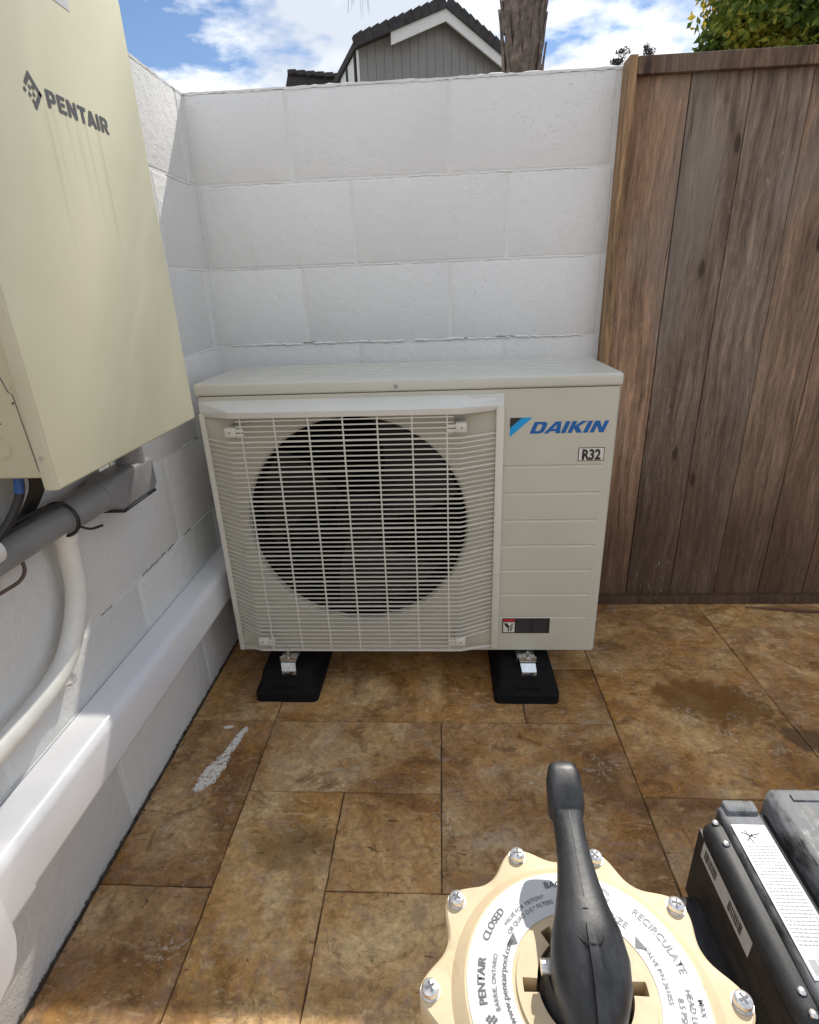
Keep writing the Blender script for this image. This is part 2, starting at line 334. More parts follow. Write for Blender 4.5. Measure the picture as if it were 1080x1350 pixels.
def cream_abs():
    g = G('cream_abs'); p = g.pos(); n = g.noise(p, 16, 6, 0.6); d = g.noise(p, 45, 8, 0.75, 0.6)
    c = g.ramp(n, [(0.3, (0.62, 0.49, 0.315)), (0.7, (0.69, 0.56, 0.37))])
    c = g.mix(g.math('MULTIPLY', g.step(d, 0.56, 0.70), 0.30), c, (0.40, 0.30, 0.18))
    c = g.mix(g.math('MULTIPLY', g.step(g.noise(g.mapping(p, (260, 60, 100), rot=(0, 0, 0.7)), 1.0, 4, 0.7), 0.66, 0.72), 0.35), c, (0.78, 0.68, 0.50))
    g.set(c, g.step(d, -0.6, 1.4), spec=0.4); g.bump(g.noise(p, 220, 4, 0.6), 0.12, 0.001); return g.m
M['valve'] = cream_abs()
def black_plastic(name, dust, lo=(0.011, 0.011, 0.013), rough=0.36):
    g = G(name); p = g.pos(); n = g.noise(p, 16, 8, 0.7, 0.6); s = g.noise(g.mapping(p, (40, 9, 20), rot=(0, 0, 0.5)), 3, 8, 0.72)
    m = g.math('MULTIPLY', g.step(g.math('MULTIPLY', g.math('ADD', n, s), 0.5), 0.38, 0.60), dust)
    g.set(g.mix(m, lo, (0.25, 0.26, 0.28)), None, spec=0.5)
    rr = g.math('ADD', rough, g.math('MULTIPLY', m, 0.5)); g.l(rr, g.b.inputs['Roughness'])
    g.bump(g.noise(p, 260, 4, 0.6), 0.15, 0.0008); return g.m
M['black'] = black_plastic('black_plastic', 0.08, (0.008, 0.008, 0.0095), 0.52)
M['crack'] = plain('crack_shadow', (0.22, 0.215, 0.20), 0.95, 0.3, 80)
M['blade'] = plain('fan_blade_grey', (0.013, 0.012, 0.0125), 0.5, 0.2, 20, spec=0.35)
M['black_dusty'] = black_plastic('black_plastic_dusty', 0.85)
M['handle'] = black_plastic('black_handle', 0.10, (0.009, 0.009, 0.011), 0.40)
def cabinet():
    g = G('cream_cabinet'); p = g.pos(); s = g.n('SeparateXYZ'); g.l(p, s.inputs[0])
    n = g.noise(p, 7, 6, 0.6)
    c = g.ramp(n, [(0.3, (0.56, 0.545, 0.395)), (0.7, (0.605, 0.59, 0.44))])
    # rain streaks running down from the printed name
    st = g.noise(g.mapping(p, (1, 85, 1.5)), 1.0, 3, 0.6)
    yb = g.math('MULTIPLY', g.step(s.outputs[1], -0.445, -0.43), g.step(s.outputs[1], -0.262, -0.275))
    zb = g.math('MULTIPLY', g.step(s.outputs[2], 1.218, 1.195), g.step(g.math('ADD', s.outputs[2], g.math('MULTIPLY', g.math('SUBTRACT', st, 0.5), 0.35)), 1.05, 1.20))
    k = g.math('MULTIPLY', g.math('MULTIPLY', g.step(st, 0.52, 0.62), 0.20), g.math('MULTIPLY', yb, zb))
    c = g.mix(k, c, (0.20, 0.195, 0.15))
    sc = g.step(g.noise(g.mapping(p, (1, 30, 9), rot=(0.5, 0, 0)), 1.0, 4, 0.7), 0.68, 0.74)
    c = g.mix(g.math('MULTIPLY', sc, 0.22), c, (0.66, 0.66, 0.52))
    g.set(c, g.step(n, -0.9, 1.5), spec=0.35); g.bump(g.noise(p, 5, 2), 0.06, 0.01); return g.m
M['cabinet'] = cabinet()
M['cabinet_side'] = plain('cream_cabinet_side', (0.56, 0.525, 0.37), 0.5, 0.05, 8)
M['siding'] = plain('grey_siding', (0.255, 0.25, 0.245), 0.8, 0.08, 3)
M['trim_white'] = plain('white_trim', (0.72, 0.72, 0.70), 0.6, 0.05, 3)
M['roof'] = plain('dark_roof_tile', (0.045, 0.04, 0.042), 0.85, 0.4, 6, bump=0.4)
M['batten'] = plain('dark_batten', (0.03, 0.03, 0.035), 0.7, 0.2, 6)
M['bark'] = plain('palm_bark', (0.165, 0.128, 0.108), 0.9, 0.6, 14, bump=0.8, bscale=40)
M['bark2'] = plain('tree_bark', (0.12, 0.09, 0.07), 0.9, 0.4, 14, bump=0.8, bscale=40)
def leafmat(name, stops, sc=1.6, trans=0.25):
    g = G(name); p = g.pos(); n = g.noise(p, sc, 3); f = g.noise(p, 23, 2)
    g.set(g.ramp(g.math('ADD', g.math('MULTIPLY', n, 0.6), g.math('MULTIPLY', f, 0.4)), stops), 0.45, spec=0.4)
    t = g.n('BsdfTranslucent'); g.l(g.b.inputs['Base Color'].links[0].from_socket, t.inputs[0]); ms = g.n('MixShader'); ms.inputs[0].default_value = trans
    g.l(g.b.outputs[0], ms.inputs[1]); g.l(t.outputs[0], ms.inputs[2]); o = g.t.nodes['Material Output']; g.l(ms.outputs[0], o.inputs[0]); return g.m
M['leaf'] = leafmat('leaf_green', [(0.36, (0.075, 0.125, 0.022)), (0.48, (0.15, 0.22, 0.04)), (0.55, (0.33, 0.34, 0.05)), (0.63, (0.60, 0.42, 0.05))], 1.6, 0.5)
M['leaf_dusk'] = leafmat('leaf_bronze', [(0.4, (0.055, 0.05, 0.045)), (0.6, (0.10, 0.08, 0.075))])
M['frond'] = leafmat('palm_frond', [(0.4, (0.06, 0.09, 0.03)), (0.6, (0.12, 0.15, 0.06))])
M['earth'] = plain('bare_ground', (0.20, 0.17, 0.13), 0.95, 0.3, 2)
M['seal'] = plain('gasket_black', (0.012, 0.012, 0.012), 0.6, 0.2, 40)
M['cream_pot'] = plain('fitting_white', (0.72, 0.72, 0.70), 0.4, 0.05, 40)

# ------------------------------------------------------------------ constants of the place (metres)
XL, YB, ZT = -0.1364, 0.4544, 1.4516          # left wall face, back wall face, wall top
YF = 0.4033                                   # fence face
T, TX, TY = 0.2056, 0.0788, 0.2794            # paving module
BH, BW = 0.2032, 0.4064                       # block module

# ------------------------------------------------------------------ ground and paving
gb = BM(); v = [gb.verts.new(p) for p in ((-300, -300, -0.05), (300, -300, -0.05), (300, 400, -0.05), (-300, 400, -0.05))]; gb.faces.new(v)
part('ground', gb, M['earth'], kind='structure')
pb = BM(); box(pb, XL - 0.19, 3.4, -3.4, YB + 0.19, -0.045, -0.0035)
patio = part('patio', pb, M['grout'], kind='structure')
occ = {}
tiles = []
def put(i0, i1, j0, j1):
    for i in range(i0, i1):
        for j in range(j0, j1):
            if (i, j) in occ: return False
    for i in range(i0, i1):
        for j in range(j0, j1): occ[(i, j)] = 1
    tiles.append((i0, i1, j0, j1)); return True
for t in ((-1, 0, -2, 0), (-1, 0, -4, -2), (-1, 0, -6, -4), (0, 3, -2, 0), (3, 4, -2, -1), (3, 4, -1, 0), (0, 2, -3, -2), (0, 1, -5, -3), (1, 2, -4, -3), (1, 3, -6, -4), (2, 4, -5, -2) if False else (2, 4, -4, -2),
          (4, 6, -3, -1), (4, 6, -1, 0), (4, 6, -5, -3), (6, 8, -2, 0), (6, 8, -5, -2), (4, 6, 0, 1), (6, 8, 0, 1), (0, 2, 0, 1), (2, 4, 0, 1), (-1, 0, 0, 1), (3, 4, -6, -4), (0, 1, -6, -5)): put(*t)
rng = random.Random(3)
for j in range(-1, -18, -1):
    for i in range(-1, 16):
        if (i, j) in occ: continue
        for wd, ht in rng.sample([(2, 3), (2, 2), (1, 2), (3, 2), (2, 1), (1, 1)], 6) + [(1, 1)]:
            if i + wd <= 16 and put(i, i + wd, j - ht + 1, j + 1): break
for i in range(8, 16, 2): put(i, i + 2, 0, 1)
for (i0, i1, j0, j1) in tiles:
    x0, x1, y0, y1 = TX + i0 * T, TX + i1 * T, TY + j0 * T, TY + j1 * T
    if i0 == -1: x0 = XL + 0.007
    if j1 == 1: y1 = YB - 0.004 if x1 < 0.95 else YF + 0.04
    g_ = 0.0008; b = BM(); n = 16
    # a slab with slightly ragged arrises
    def edge(ax, ay, bx, by):
        return [(ax + (bx - ax) * k / n + rng.uniform(-0.0008, 0.0008), ay + (by - ay) * k / n + rng.uniform(-0.0008, 0.0008)) for k in range(n)]
    a0, a1, c0, c1 = x0 + g_, x1 - g_, y0 + g_, y1 - g_
    ring = edge(a0, c0, a1, c0) + edge(a1, c0, a1, c1) + edge(a1, c1, a0, c1) + edge(a0, c1, a0, c0)
    dz = rng.uniform(-0.0006, 0.0006); mx_, my_ = (x0 + x1) / 2, (y0 + y1) / 2
    def inset(d): return [(x + d * (1 if x < mx_ else -1) * (abs(x - mx_) > (x1 - x0) / 2 - 0.004), y + d * (1 if y < my_ else -1) * (abs(y - my_) > (y1 - y0) / 2 - 0.004)) for x, y in ring]
    loft(b, [[(x, y, -0.004) for x, y in ring], [(x, y, -0.0022 + dz) for x, y in ring], [(x, y, dz) for x, y in inset(0.0014)]])
    part('tile', b, M['tile'], patio, 40)

# ------------------------------------------------------------------ block walls
def wall_core(name, label, fx, loc):
    t = thing(name, label, 'wall', loc); return t
def block_mesh(wd, m, low=0.0):
    b = BM(); box(b, -wd / 2, wd / 2, 0, 0.03, -BH / 2 + 0.0035 - low, BH / 2 - 0.0035, 0.0032, 3); return finish(b, 'block', m, 35)
bw_root = thing('block_wall', 'white painted block wall behind the air conditioner, shorter of the two walls', 'wall', (0.4, YB, 0))
b = BM(); box(b, XL - 0.2, 0.9455, YB + 0.0015, YB + 0.2, -0.04, ZT - 0.0045)
part('core', b, M['mortar'], bw_root)
full = {}
def blk(root, wd, loc, rotz, m, low=0.0):
    key = (round(wd, 3), m.name, low)
    if key not in full: full[key] = block_mesh(wd, m, low)
    return inst('block', full[key], loc, root, rotz)
XR = 0.9440
for c in range(7):
    zc = ZT - BH * (c + 0.5)
    off = 0.1225 if c % 2 == 0 else 0.2729
    e = off - BW * 3; xs = []
    while e < XR: xs.append(e); e += BW
    for x in xs:
        a, d = max(x, XL - 0.06), min(x + BW, XR)
        if d - a < 0.03: continue
        blk(bw_root, round(d - a - 0.009, 4), ((a + d) / 2, YB + rng.uniform(-0.0004, 0.0005) + (0.0015 if c == 3 else 0), zc), 0, M['wall'], 0.045 if c == 6 else 0.0)
def bead(root, p0, p1, r0, seed, name='mortar_bead', m=None, dens=0.010):
    r = random.Random(seed); p0, p1 = Vector(p0), Vector(p1); n = max(3, int((p1 - p0).length / dens)); pts = []; rr = []
    for k in range(n + 1):
        pts.append(p0.lerp(p1, k / n) + Vector((0, 0, r.uniform(-0.0016, 0.0016)))); rr.append(r0 * r.uniform(0.35, 1.15) if 0 < k < n else r0 * 0.2)
    b = BM(); tube(b, pts, rr, 6); part(name, b, m or M['mortar'], root, 60)
def coat(name, root, p0, p1, nrm, seed):
    """paint build-up along the top arris of a wall: an uneven lip"""
    r = random.Random(seed); p0, p1, nrm = Vector(p0), Vector(p1), Vector(nrm); n = int((p1 - p0).length / 0.012); rings = []
    low = 0.0
    for k in range(n + 1):
        p = p0.lerp(p1, k / n); low = 0.8 * low + r.uniform(-0.0010, 0.0010)
        o = 0.0006 + r.uniform(-0.0004, 0.0010); h = 0.0020 + r.uniform(-0.0010, 0.0018) + low
        rings.append([p + nrm * o + Vector((0, 0, -0.0045 + r.uniform(-0.002, 0.002))), p + nrm * o * 1.2 + Vector((0, 0, h * 0.4)), p - nrm * 0.004 + Vector((0, 0, h)), p - nrm * 0.196 + Vector((0, 0, h * 0.5)), p - nrm * 0.196 + Vector((0, 0, -0.012))])
    b = BM(); loft(b, rings); part(name, b, M['mortar'], root, 50)
for k, (xa_, xb_) in enumerate(((XL + 0.03, 0.10), (0.11, 0.40), (0.42, 0.70), (0.70, 0.90))):
    bead(bw_root, (xa_, YB + 0.0012, ZT - 3 * BH + 0.002), (xb_, YB + 0.0012, ZT - 3 * BH + 0.001), 0.0034, 50 + k)
    bead(bw_root, (xa_, YB + 0.0020, ZT - 2 * BH), (xb_, YB + 0.0020, ZT - 2 * BH), 0.0026, 60 + k); bead(bw_root, (xa_, YB + 0.0022, ZT - BH), (xb_, YB + 0.0022, ZT - BH), 0.0026, 70 + k)
for k, (xa_, xb_, dz_) in enumerate(((0.105, 0.150, 0.0035), (0.165, 0.182, 0.0030), (0.655, 0.735, 0.0035), (0.545, 0.580, 0.002), (0.285, 0.305, 0.004))):
    bead(bw_root, (xa_, YB + 0.0004, ZT - 3 * BH + dz_), (xb_, YB + 0.0004, ZT - 3 * BH + dz_ + 0.001), 0.0016, 80 + k, 'crack', M['crack'], 0.006)
coat('top_coat', bw_root, (XL - 0.0, YB, ZT), (XR, YB, ZT), (0, -1, 0), 5)
lw_root = thing('block_wall', 'long white block wall carrying the cream cabinet and the white pipe cover', 'wall', (XL, -1.0, 0))
b = BM(); box(b, XL - 0.2, XL - 0.0011, -3.3, YB + 0.002, -0.04, ZT - 0.0045); part('core', b, M['mortar'], lw_root)
for c in range(7):
    zc = ZT - BH * (c + 0.5); e = (0.20 if c % 2 else -0.0) - BW * 9
    while e < YB:
        a, d = max(e, -3.3), min(e + BW, YB + 0.02)
        if d - a > 0.03: blk(lw_root, round(d - a - 0.009, 4), (XL + rng.uniform(-0.0005, 0.0005), (a + d) / 2, zc), R(90), M['wall_side'], 0.045 if c == 6 else 0.0)
        e += BW
for k, (ya_, yb_, z_) in enumerate(((-0.19, -0.075, 0.4375), (-0.07, -0.03, 0.4385), (0.02, 0.06, 0.437), (-0.34, -0.30, 0.4365), (0.16, 0.20, 0.6400))):
    bead(lw_root, (XL + 0.0004, ya_, z_), (XL + 0.0004, yb_, z_ + 0.002), 0.0014, 90 + k, 'crack', M['crack'], 0.006)
for k, (ya_, yb_, z_) in enumerate(((0.10, 0.40, ZT - 4 * BH), (0.30, 0.44, ZT - 3 * BH), (0.30, 0.44, ZT - 2 * BH), (0.28, 0.44, ZT - BH), (-0.20, 0.2, ZT - 5 * BH))):
    bead(lw_root, (XL - 0.0008, ya_, z_), (XL - 0.0008, yb_, z_), 0.0030, 100 + k)
coat('top_coat', lw_root, (XL, -3.3, ZT), (XL, YB + 0.02, ZT), (1, 0, 0), 9)
# soil and grit caught along the foot of the long wall
b = BM(); r = random.Random(4)
for k in range(900):
    y = r.uniform(-1.6, 0.42); x = XL + abs(r.gauss(0, 0.0055)) + 0.0005; s = r.uniform(0.0008, 0.0030)
    pts = [Vector((x, y, 0)) + Vector((r.uniform(-s, s), r.uniform(-2 * s, 2 * s), r.uniform(-0.2 * s, s))) for _ in range(5)]
    vs_ = [b.verts.new(p) for p in pts]
    for q in ((0, 1, 2), (0, 2, 3), (0, 3, 1), (1, 2, 4), (2, 3, 4), (3, 1, 4)): b.faces.new([vs_[i] for i in q])
tag(part('wall_foot_grit', b, M['grit'], kind='stuff'), 'dark grit caught along the foot of the long white wall', 'grit')

# ------------------------------------------------------------------ wooden fence
FE = 3.0
fence = thing('wooden_fence', 'weathered brown plank fence beside the white block wall', 'fence', (1.6, YF, 0))
b = BM(); box(b, 0.9428, 0.9618, YF - 0.002, YF + 0.0535, 0.0, 1.4585, 0.0012); part('post', b, M['wood_trim'], fence)
b = BM(); box(b, 0.9632, FE, YF, YF + 0.05, 1.4205, 1.4560, 0.0018); part('top_rail', b, M['wood_dark'], fence)
b = BM(); box(b, 0.9632, FE, YF - 0.001, YF + 0.05, 0.0015, 0.0290, 0.0018); part('bottom_rail', b, M['wood_dark'], fence)
x = 0.9612; k = 0; r = random.Random(12); tints = [(1.32, 1.24, 1.16), (0.82, 0.92, 1.00), (0.86, 0.95, 1.04), (0.98, 1.0, 1.0), (0.95, 0.94, 0.93)]
widths = [0.1325, 0.1395, 0.1375, 0.1385] + [0.1385] * 14
for wd in widths:
    b = BM(); gap = 0.0014 + r.uniform(0, 0.0014); lean = 0.0
    t = BM(); box(t, -wd / 2 + gap / 2, wd / 2 - gap / 2, 0, 0.0095, -0.6975, 0.6975, 0.0018, 2); box(t, -wd / 2 - 0.0003, wd / 2 + 0.0003, 0.009, 0.0165, -0.6975, 0.6975)
    me = finish(t, 'board', M['wood'], 40)
    o = inst('board', me, (x + wd / 2, YF + 0.018 + r.uniform(-0.0012, 0.0012), 0.727), fence); o.color = (*tints[k % len(tints)], 1)
    x += wd; k += 1
b = BM(); box(b, 0.975, FE - 0.02, YF + 0.038, YF + 0.075, 1.05, 1.13); box(b, 0.975, FE - 0.02, YF + 0.038, YF + 0.075, 0.3, 0.38); part('back_rail', b, M['wood'], fence)

# ------------------------------------------------------------------ air conditioner
X0, X1, Y0, D, Z0, Z1 = -0.0450, 0.8845, 0.0187, 0.29, 0.1025, 0.8020
ac = thing('air_conditioner', 'ivory outdoor air conditioner unit with round fan grille on black feet', 'air conditioner', (0.42, 0.16, Z0))
ZC = 0.7745                                    # lower edge of the lid
FC, FR = (0.296, 0.4595), 0.260
XG = 0.6365                                    # right edge of the grille bay
b = BM()                                       # casing: sides and back, open front
rad = 0.014
def cring(z):
    p = []
    for cx_, cy_, a0 in ((X1 - rad, Y0 + rad, -90), (X1 - rad, Y0 + D - rad, 0), (X0 + rad, Y0 + D - rad, 90), (X0 + rad, Y0 + rad, 180)):
        for k in range(6): a = R(a0 + 18 * k); p.append((cx_ + rad * math.cos(a), cy_ + rad * math.sin(a), z))
    return p
rings = [cring(Z0), cring(ZC - 0.001)]
rs = [[b.verts.new(p) for p in q] for q in rings]; n = len(rs[0])
for i in range(n - 1): b.faces.new((rs[0][i], rs[0][i + 1], rs[1][i + 1], rs[1][i]))
b.faces.new(rs[0]); b.faces.new(rs[1])
casing = part('casing', b, M['ivory'], ac, 40)
b = BM()                                       # fan-bay panel with the round opening
xa, xb, za_, zb_ = X0 + rad, XG, Z0, ZC - 0.001
angs = sorted([2 * math.pi * k / 72 for k in range(72)] + [math.atan2(z - FC[1], x - FC[0]) % (2 * math.pi) for x in (xa, xb) for z in (za_, zb_)])
outer, inner, lipr, mouth, deep = [], [], [], [], []
for a in angs:
    c_, s_ = math.cos(a), math.sin(a)
    tt = min(((xb if c_ > 0 else xa) - FC[0]) / c_ if abs(c_) > 1e-9 else 9, ((zb_ if s_ > 0 else za_) - FC[1]) / s_ if abs(s_) > 1e-9 else 9)
    outer.append((FC[0] + tt * c_, Y0, FC[1] + tt * s_)); inner.append((FC[0] + (FR + 0.014) * c_, Y0, FC[1] + (FR + 0.014) * s_)); lipr.append((FC[0] + (FR + 0.004) * c_, Y0 + 0.005, FC[1] + (FR + 0.004) * s_))
    mouth.append((FC[0] + FR * c_, Y0 + 0.016, FC[1] + FR * s_)); deep.append((FC[0] + FR * c_, Y0 + 0.07, FC[1] + FR * s_))
loft(b, [outer, inner, lipr, mouth], cap=False); part('front_panel', b, M['ivory'], ac, 30)
b = BM(); loft(b, [mouth, deep], cap=False); part('bell_mouth', b, M['fan_black'], ac, 50)
b = BM()                                       # service panel with seven pressed grooves
gz = [0.600, 0.5345, 0.4665, 0.401, 0.3345, 0.267, 0.202]
zs = [Z0]; dep = {}
for z in sorted(gz):
    for dz_, de in ((-0.0042, 0.0), (-0.0005, 0.0028), (0.0005, 0.0028), (0.0028, 0.0)): zs.append(z + dz_); dep[z + dz_] = de
zs.append(ZC - 0.001)
xs = [XG, 0.8545, 0.8585, X1 - rad]
grid = [[b.verts.new((x, Y0 + (dep.get(z, 0) if i < 2 else 0), z)) for i, x in enumerate(xs)] for z in zs]
for r0, r1 in zip(grid, grid[1:]):
    for i in range(3): b.faces.new((r0[i], r0[i + 1], r1[i + 1], r1[i]))
service = part('service_panel', b, M['ivory'], ac, 20)
b = BM(); box(b, X0 + 0.01, X1 - 0.01, Y0 + 0.07, Y0 + D - 0.01, Z0 + 0.01, ZC - 0.01)
t = b.faces[:]; bmesh.ops.delete(b, geom=[f for f in t if f.normal.y < -0.5 or f.calc_center_median().y < Y0 + 0.075], context='FACES')
part('interior', b, M['inner_dark'], ac)
b = BM(); box(b, X0 - 0.0012, X1 + 0.0012, Y0 - 0.0014, Y0 + D + 0.003, ZC, Z1, 0.006, 3)   # lid
lid = part('top_lid', b, M['ivory_lid'], ac, 30)
b = BM()
for k in range(5): yy = Y0 + 0.05 + k * 0.047; box(b, X0 + 0.10, X1 - 0.08, yy, yy + 0.012, Z1 - 0.004, Z1 + 0.0016, 0.0008, 1)
part('lid_rib', b, M['ivory_lid'], lid)
b = BM(); lathe(b, [(0.0042, -0.0035), (0.0042, -0.0016), (0.003, -0.0005), (0.0001, -0.0003)][::-1], (0.403, Y0 - 0.0014, 0.786), 12, 'Y'); part('screw', b, M['ink_faded'], lid)
# hood over the grille
YG = Y0 - 0.045
b = BM()
loft(b, [[(X0 + 0.006, Y0 + 0.004, 0.7645), (X0 + 0.006, Y0 - 0.004, 0.7645), (X0 + 0.006, Y0 - 0.004, 0.7400), (X0 + 0.006, Y0 + 0.004, 0.7290)],
         [(0.040, Y0 + 0.004, 0.7645), (0.040, Y0 - 0.008, 0.7645), (0.040, YG - 0.004, 0.7475), (0.040, YG - 0.003, 0.7330)],
         [(0.545, Y0 + 0.004, 0.7645), (0.545, Y0 - 0.008, 0.7645), (0.545, YG - 0.004, 0.7455), (0.545, YG - 0.003, 0.7310)],
         [(XG, Y0 + 0.004, 0.7645), (XG, Y0 - 0.004, 0.7645), (XG, Y0 - 0.004, 0.7400), (XG, Y0 + 0.004, 0.7290)]])
bmesh.ops.bevel(b, geom=b.edges[:], offset=0.0012, segments=1, affect='EDGES')
grille = part('fan_grille', b, M['hood'], ac, 25, label='ivory grille of bent horizontal bars under a sloping hood')
# frame of the grille
b = BM(); box(b, XG - 0.0175, XG, Y0 - 0.013, Y0 + 0.001, Z0 + 0.014, 0.7400, 0.002, 2); part('frame_bar', b, M['ivory_grille'], grille, 30)
b = BM(); box(b, X0 + 0.0035, X0 + 0.0165, Y0 - 0.008, Y0 + 0.001, Z0 + 0.004, 0.7380, 0.002, 2); part('frame_bar', b, M['ivory_grille'], grille, 30)
# horizontal bars, bent back at both ends
def bar_mesh(h, dep_):
    b = BM(); path = [(X0 + 0.014, Y0 - 0.004), (0.034, YG), (0.540, YG), (XG - 0.013, Y0 - 0.004)]
    rings = [[(x, y - dep_ / 2, -h / 2), (x, y - dep_ / 2, h / 2), (x, y + dep_ / 2, h / 2), (x, y + dep_ / 2, -h / 2)] for x, y in path]
    loft(b, rings); return finish(b, 'bar', M['ivory_grille'])
thin, thick, short = bar_mesh(0.0023, 0.0034), bar_mesh(0.0034, 0.0040), None
b = BM(); rings = [[(x, y - 0.0017, -0.00115), (x, y - 0.0017, 0.00115), (x, y + 0.0017, 0.00115), (x, y + 0.0017, -0.00115)] for x, y in ((0.054, YG), (0.526, YG))]; loft(b, rings); short = finish(b, 'bar', M['ivory_grille'])
nb = 51; pitch = (0.7270 - 0.1470) / (nb - 1)
for k in range(nb):
    z = 0.7270 - k * pitch
    me = short if k < 4 or k > nb - 3 else (thick if k % 6 == 4 else thin)
    o = inst('bar', me, (0, 0, z), grille); o.location = Vector((0, 0, z)) - Vector((0.42, 0.16, Z0))
b = BM(); rings = [[(x, y - 0.003, z), (x, y - 0.003, z + 0.0042), (x, y + 0.003, z + 0.0042), (x, y + 0.003, z)] for x, y, z in ((X0 + 0.014, Y0 - 0.004, 0.1180), (0.034, YG, 0.1325), (0.540, YG, 0.1325), (XG - 0.013, Y0 - 0.004, 0.1180))]; loft(b, rings); part('bar', b, M['ivory_grille'], grille)
b = BM(); box(b, 0, 0.0030, YG - 0.0012, YG + 0.0030, 0.1345, 0.7330); vb = finish(b, 'upright', M['ivory_grille'])
for k in range(7):
    o = inst('upright', vb, (0, 0, 0), grille); o.location = Vector((0.0625 + k * 0.0747, 0, 0)) - Vector((0.42, 0.16, Z0))
for x, z, s in ((0.040, 0.703, 1), (0.542, 0.703, -1), (0.040, 0.1590, 1), (0.540, 0.1590, -1)):
    b = BM(); box(b, x - 0.012, x + 0.012, YG - 0.004, YG + 0.046, z - 0.010, z + 0.010, 0.0015)
    xe = x + s * 0.012
    for dz_ in (-0.0055, 0.0045): box(b, min(xe, xe + s * 0.018), max(xe, xe + s * 0.018), YG - 0.003, YG + 0.004, z + dz_ - 0.0028, z + dz_ + 0.0028)
    cl = part('clip', b, M['ivory_grille'], grille, 30)
    b = BM(); lathe(b, [(0.0022, -0.0006), (0.0022, 0.001)], (x - s * 0.001, YG - 0.0042, z), 10, 'Y'); part('clip_screw', b, M['ink_faded'], grille)
# fan
fan = None
b = BM(); lathe(b, [(0.0001, 0), (0.03, 0.002), (0.062, 0.012), (0.066, 0.05)], (FC[0], Y0 + 0.035, FC[1]), 32, 'Y'); fan = part('fan', b, M['fan_black'], ac, 40)
for k in range(3):
    b = BM(); rows = []
    for i in range(8):
        rr = 0.062 + (FR - 0.072) * i / 7; a0 = 2 * math.pi * k / 3 + 0.25 * i / 7; sw = 0.85 + 0.35 * i / 7
        rows.append([(FC[0] + rr * math.cos(a0 + sw * j / 6), Y0 + 0.045 + 0.05 * (j / 6), FC[1] + rr * math.sin(a0 + sw * j / 6)) for j in range(7)])
    rs = [[b.verts.new(p) for p in q] for q in rows]
    for p, q in zip(rs, rs[1:]):
        for j in range(6): b.faces.new((p[j], p[j + 1], q[j + 1], q[j]))
    part('fan_blade', b, M['blade'], fan, 60)
b = BM()
for k in (-1, 1): box(b, FC[0] + k * 0.05 - 0.012, FC[0] + k * 0.05 + 0.012, Y0 + 0.115, Y0 + 0.125, Z0 + 0.012, ZC - 0.012)
part('motor_mount', b, M['inner_dark'], ac)
# printed marks
YP = Y0 - 0.0007
def fr(x, z, d=0.0): return Vector((x, YP - d, z))
def frontpoly(name, poly, m, parent, d=0.0):
    b = BM(); b.faces.new([b.verts.new(fr(x, z, d)) for x, z in poly]); return part(name, b, m, parent)
badge = frontpoly('badge_mark', [(0.6505, 0.7110), (0.6990, 0.7110), (0.6505, 0.6680)], M['ink_sky'], ac)
frontpoly('badge_corner', [(0.6505, 0.7110), (0.6760, 0.7110), (0.6505, 0.6885)], M['ink_black'], badge, 0.0004)
DK = {'D': [[(0, 0), (0, 1), (.62, 1), (.80, .93), (.88, .78), (.88, .22), (.80, .07), (.62, 0)], [(.28, .22), (.28, .78), (.52, .78), (.60, .70), (.60, .30), (.52, .22)]],
      'A': [[(-.06, 0), (.36, 1), (.72, 1), (.98, 0), (.68, 0), (.645, .18), (.30, .18), (.23, 0)], [(.38, .38), (.60, .38), (.535, .76)]],
      'I': [[(0, 0), (0, 1), (.29, 1), (.29, 0)]],
      'K': [[(0, 0), (0, 1), (.28, 1), (.28, .60), (.58, 1), (.94, 1), (.54, .54), (.94, 0), (.58, 0), (.28, .40), (.28, 0)]],
      'N': [[(0, 0), (0, 1), (.30, 1), (.62, .42), (.62, 1), (.88, 1), (.88, 0), (.60, 0), (.27, .58), (.27, 0)]]}
adv = {'D': 0.97, 'A': 1.02, 'I': 0.42, 'K': 0.99, 'N': 0.9}
def poly_letters(b, s, fn, glyphs, adv):
    u = 0.0
    for ch in s:
        loops = glyphs[ch]; ed = []
        for lp in loops:
            vv = [b.verts.new(fn(u + p[0], p[1])) for p in lp]; ed += [b.edges.new((vv[i], vv[(i + 1) % len(vv)])) for i in range(len(vv))]
        bmesh.ops.triangle_fill(b, edges=ed, use_beauty=True)
        u += adv[ch]
    return u
tot = 0.97 + 1.02 + 0.42 + 0.99 + 0.42 + 0.88; hh = 0.0262; kx = (0.8535 - 0.6935) / tot
b = BM(); poly_letters(b, 'DAIKIN', lambda u, v_: fr(0.6935 + u * kx + v_ * 0.0105, 0.6748 + v_ * hh), DK, adv); part('lettering', b, M['ink_blue'], ac)
b = BM(); rb = [(0.8030, 0.6100), (0.8600, 0.6100), (0.8600, 0.6410), (0.8030, 0.6410)]; refr = frontpoly('refrigerant_label', rb, M['ink_black'], ac)
frontpoly('label_face', [(0.8045, 0.6115), (0.8585, 0.6115), (0.8585, 0.6395), (0.8045, 0.6395)], M['hood'], refr, 0.0003)
b = BM(); text(b, 'R32', 0.0325, lambda u, v_: fr(0.8315 + u * 0.80, 0.6137 + v_, 0.0006), bold=0.040, align='CENTER'); part('lettering', b, M['ink_black'], refr)
warn = frontpoly('warning_label', [(0.6475, 0.1540), (0.7665, 0.1540), (0.7665, 0.1985), (0.6475, 0.1985)], M['ink_black'], ac)
frontpoly('warning_band', [(0.6500, 0.1890), (0.6790, 0.1890), (0.6790, 0.1962), (0.6500, 0.1962)], M['ink_red'], warn, 0.0003)
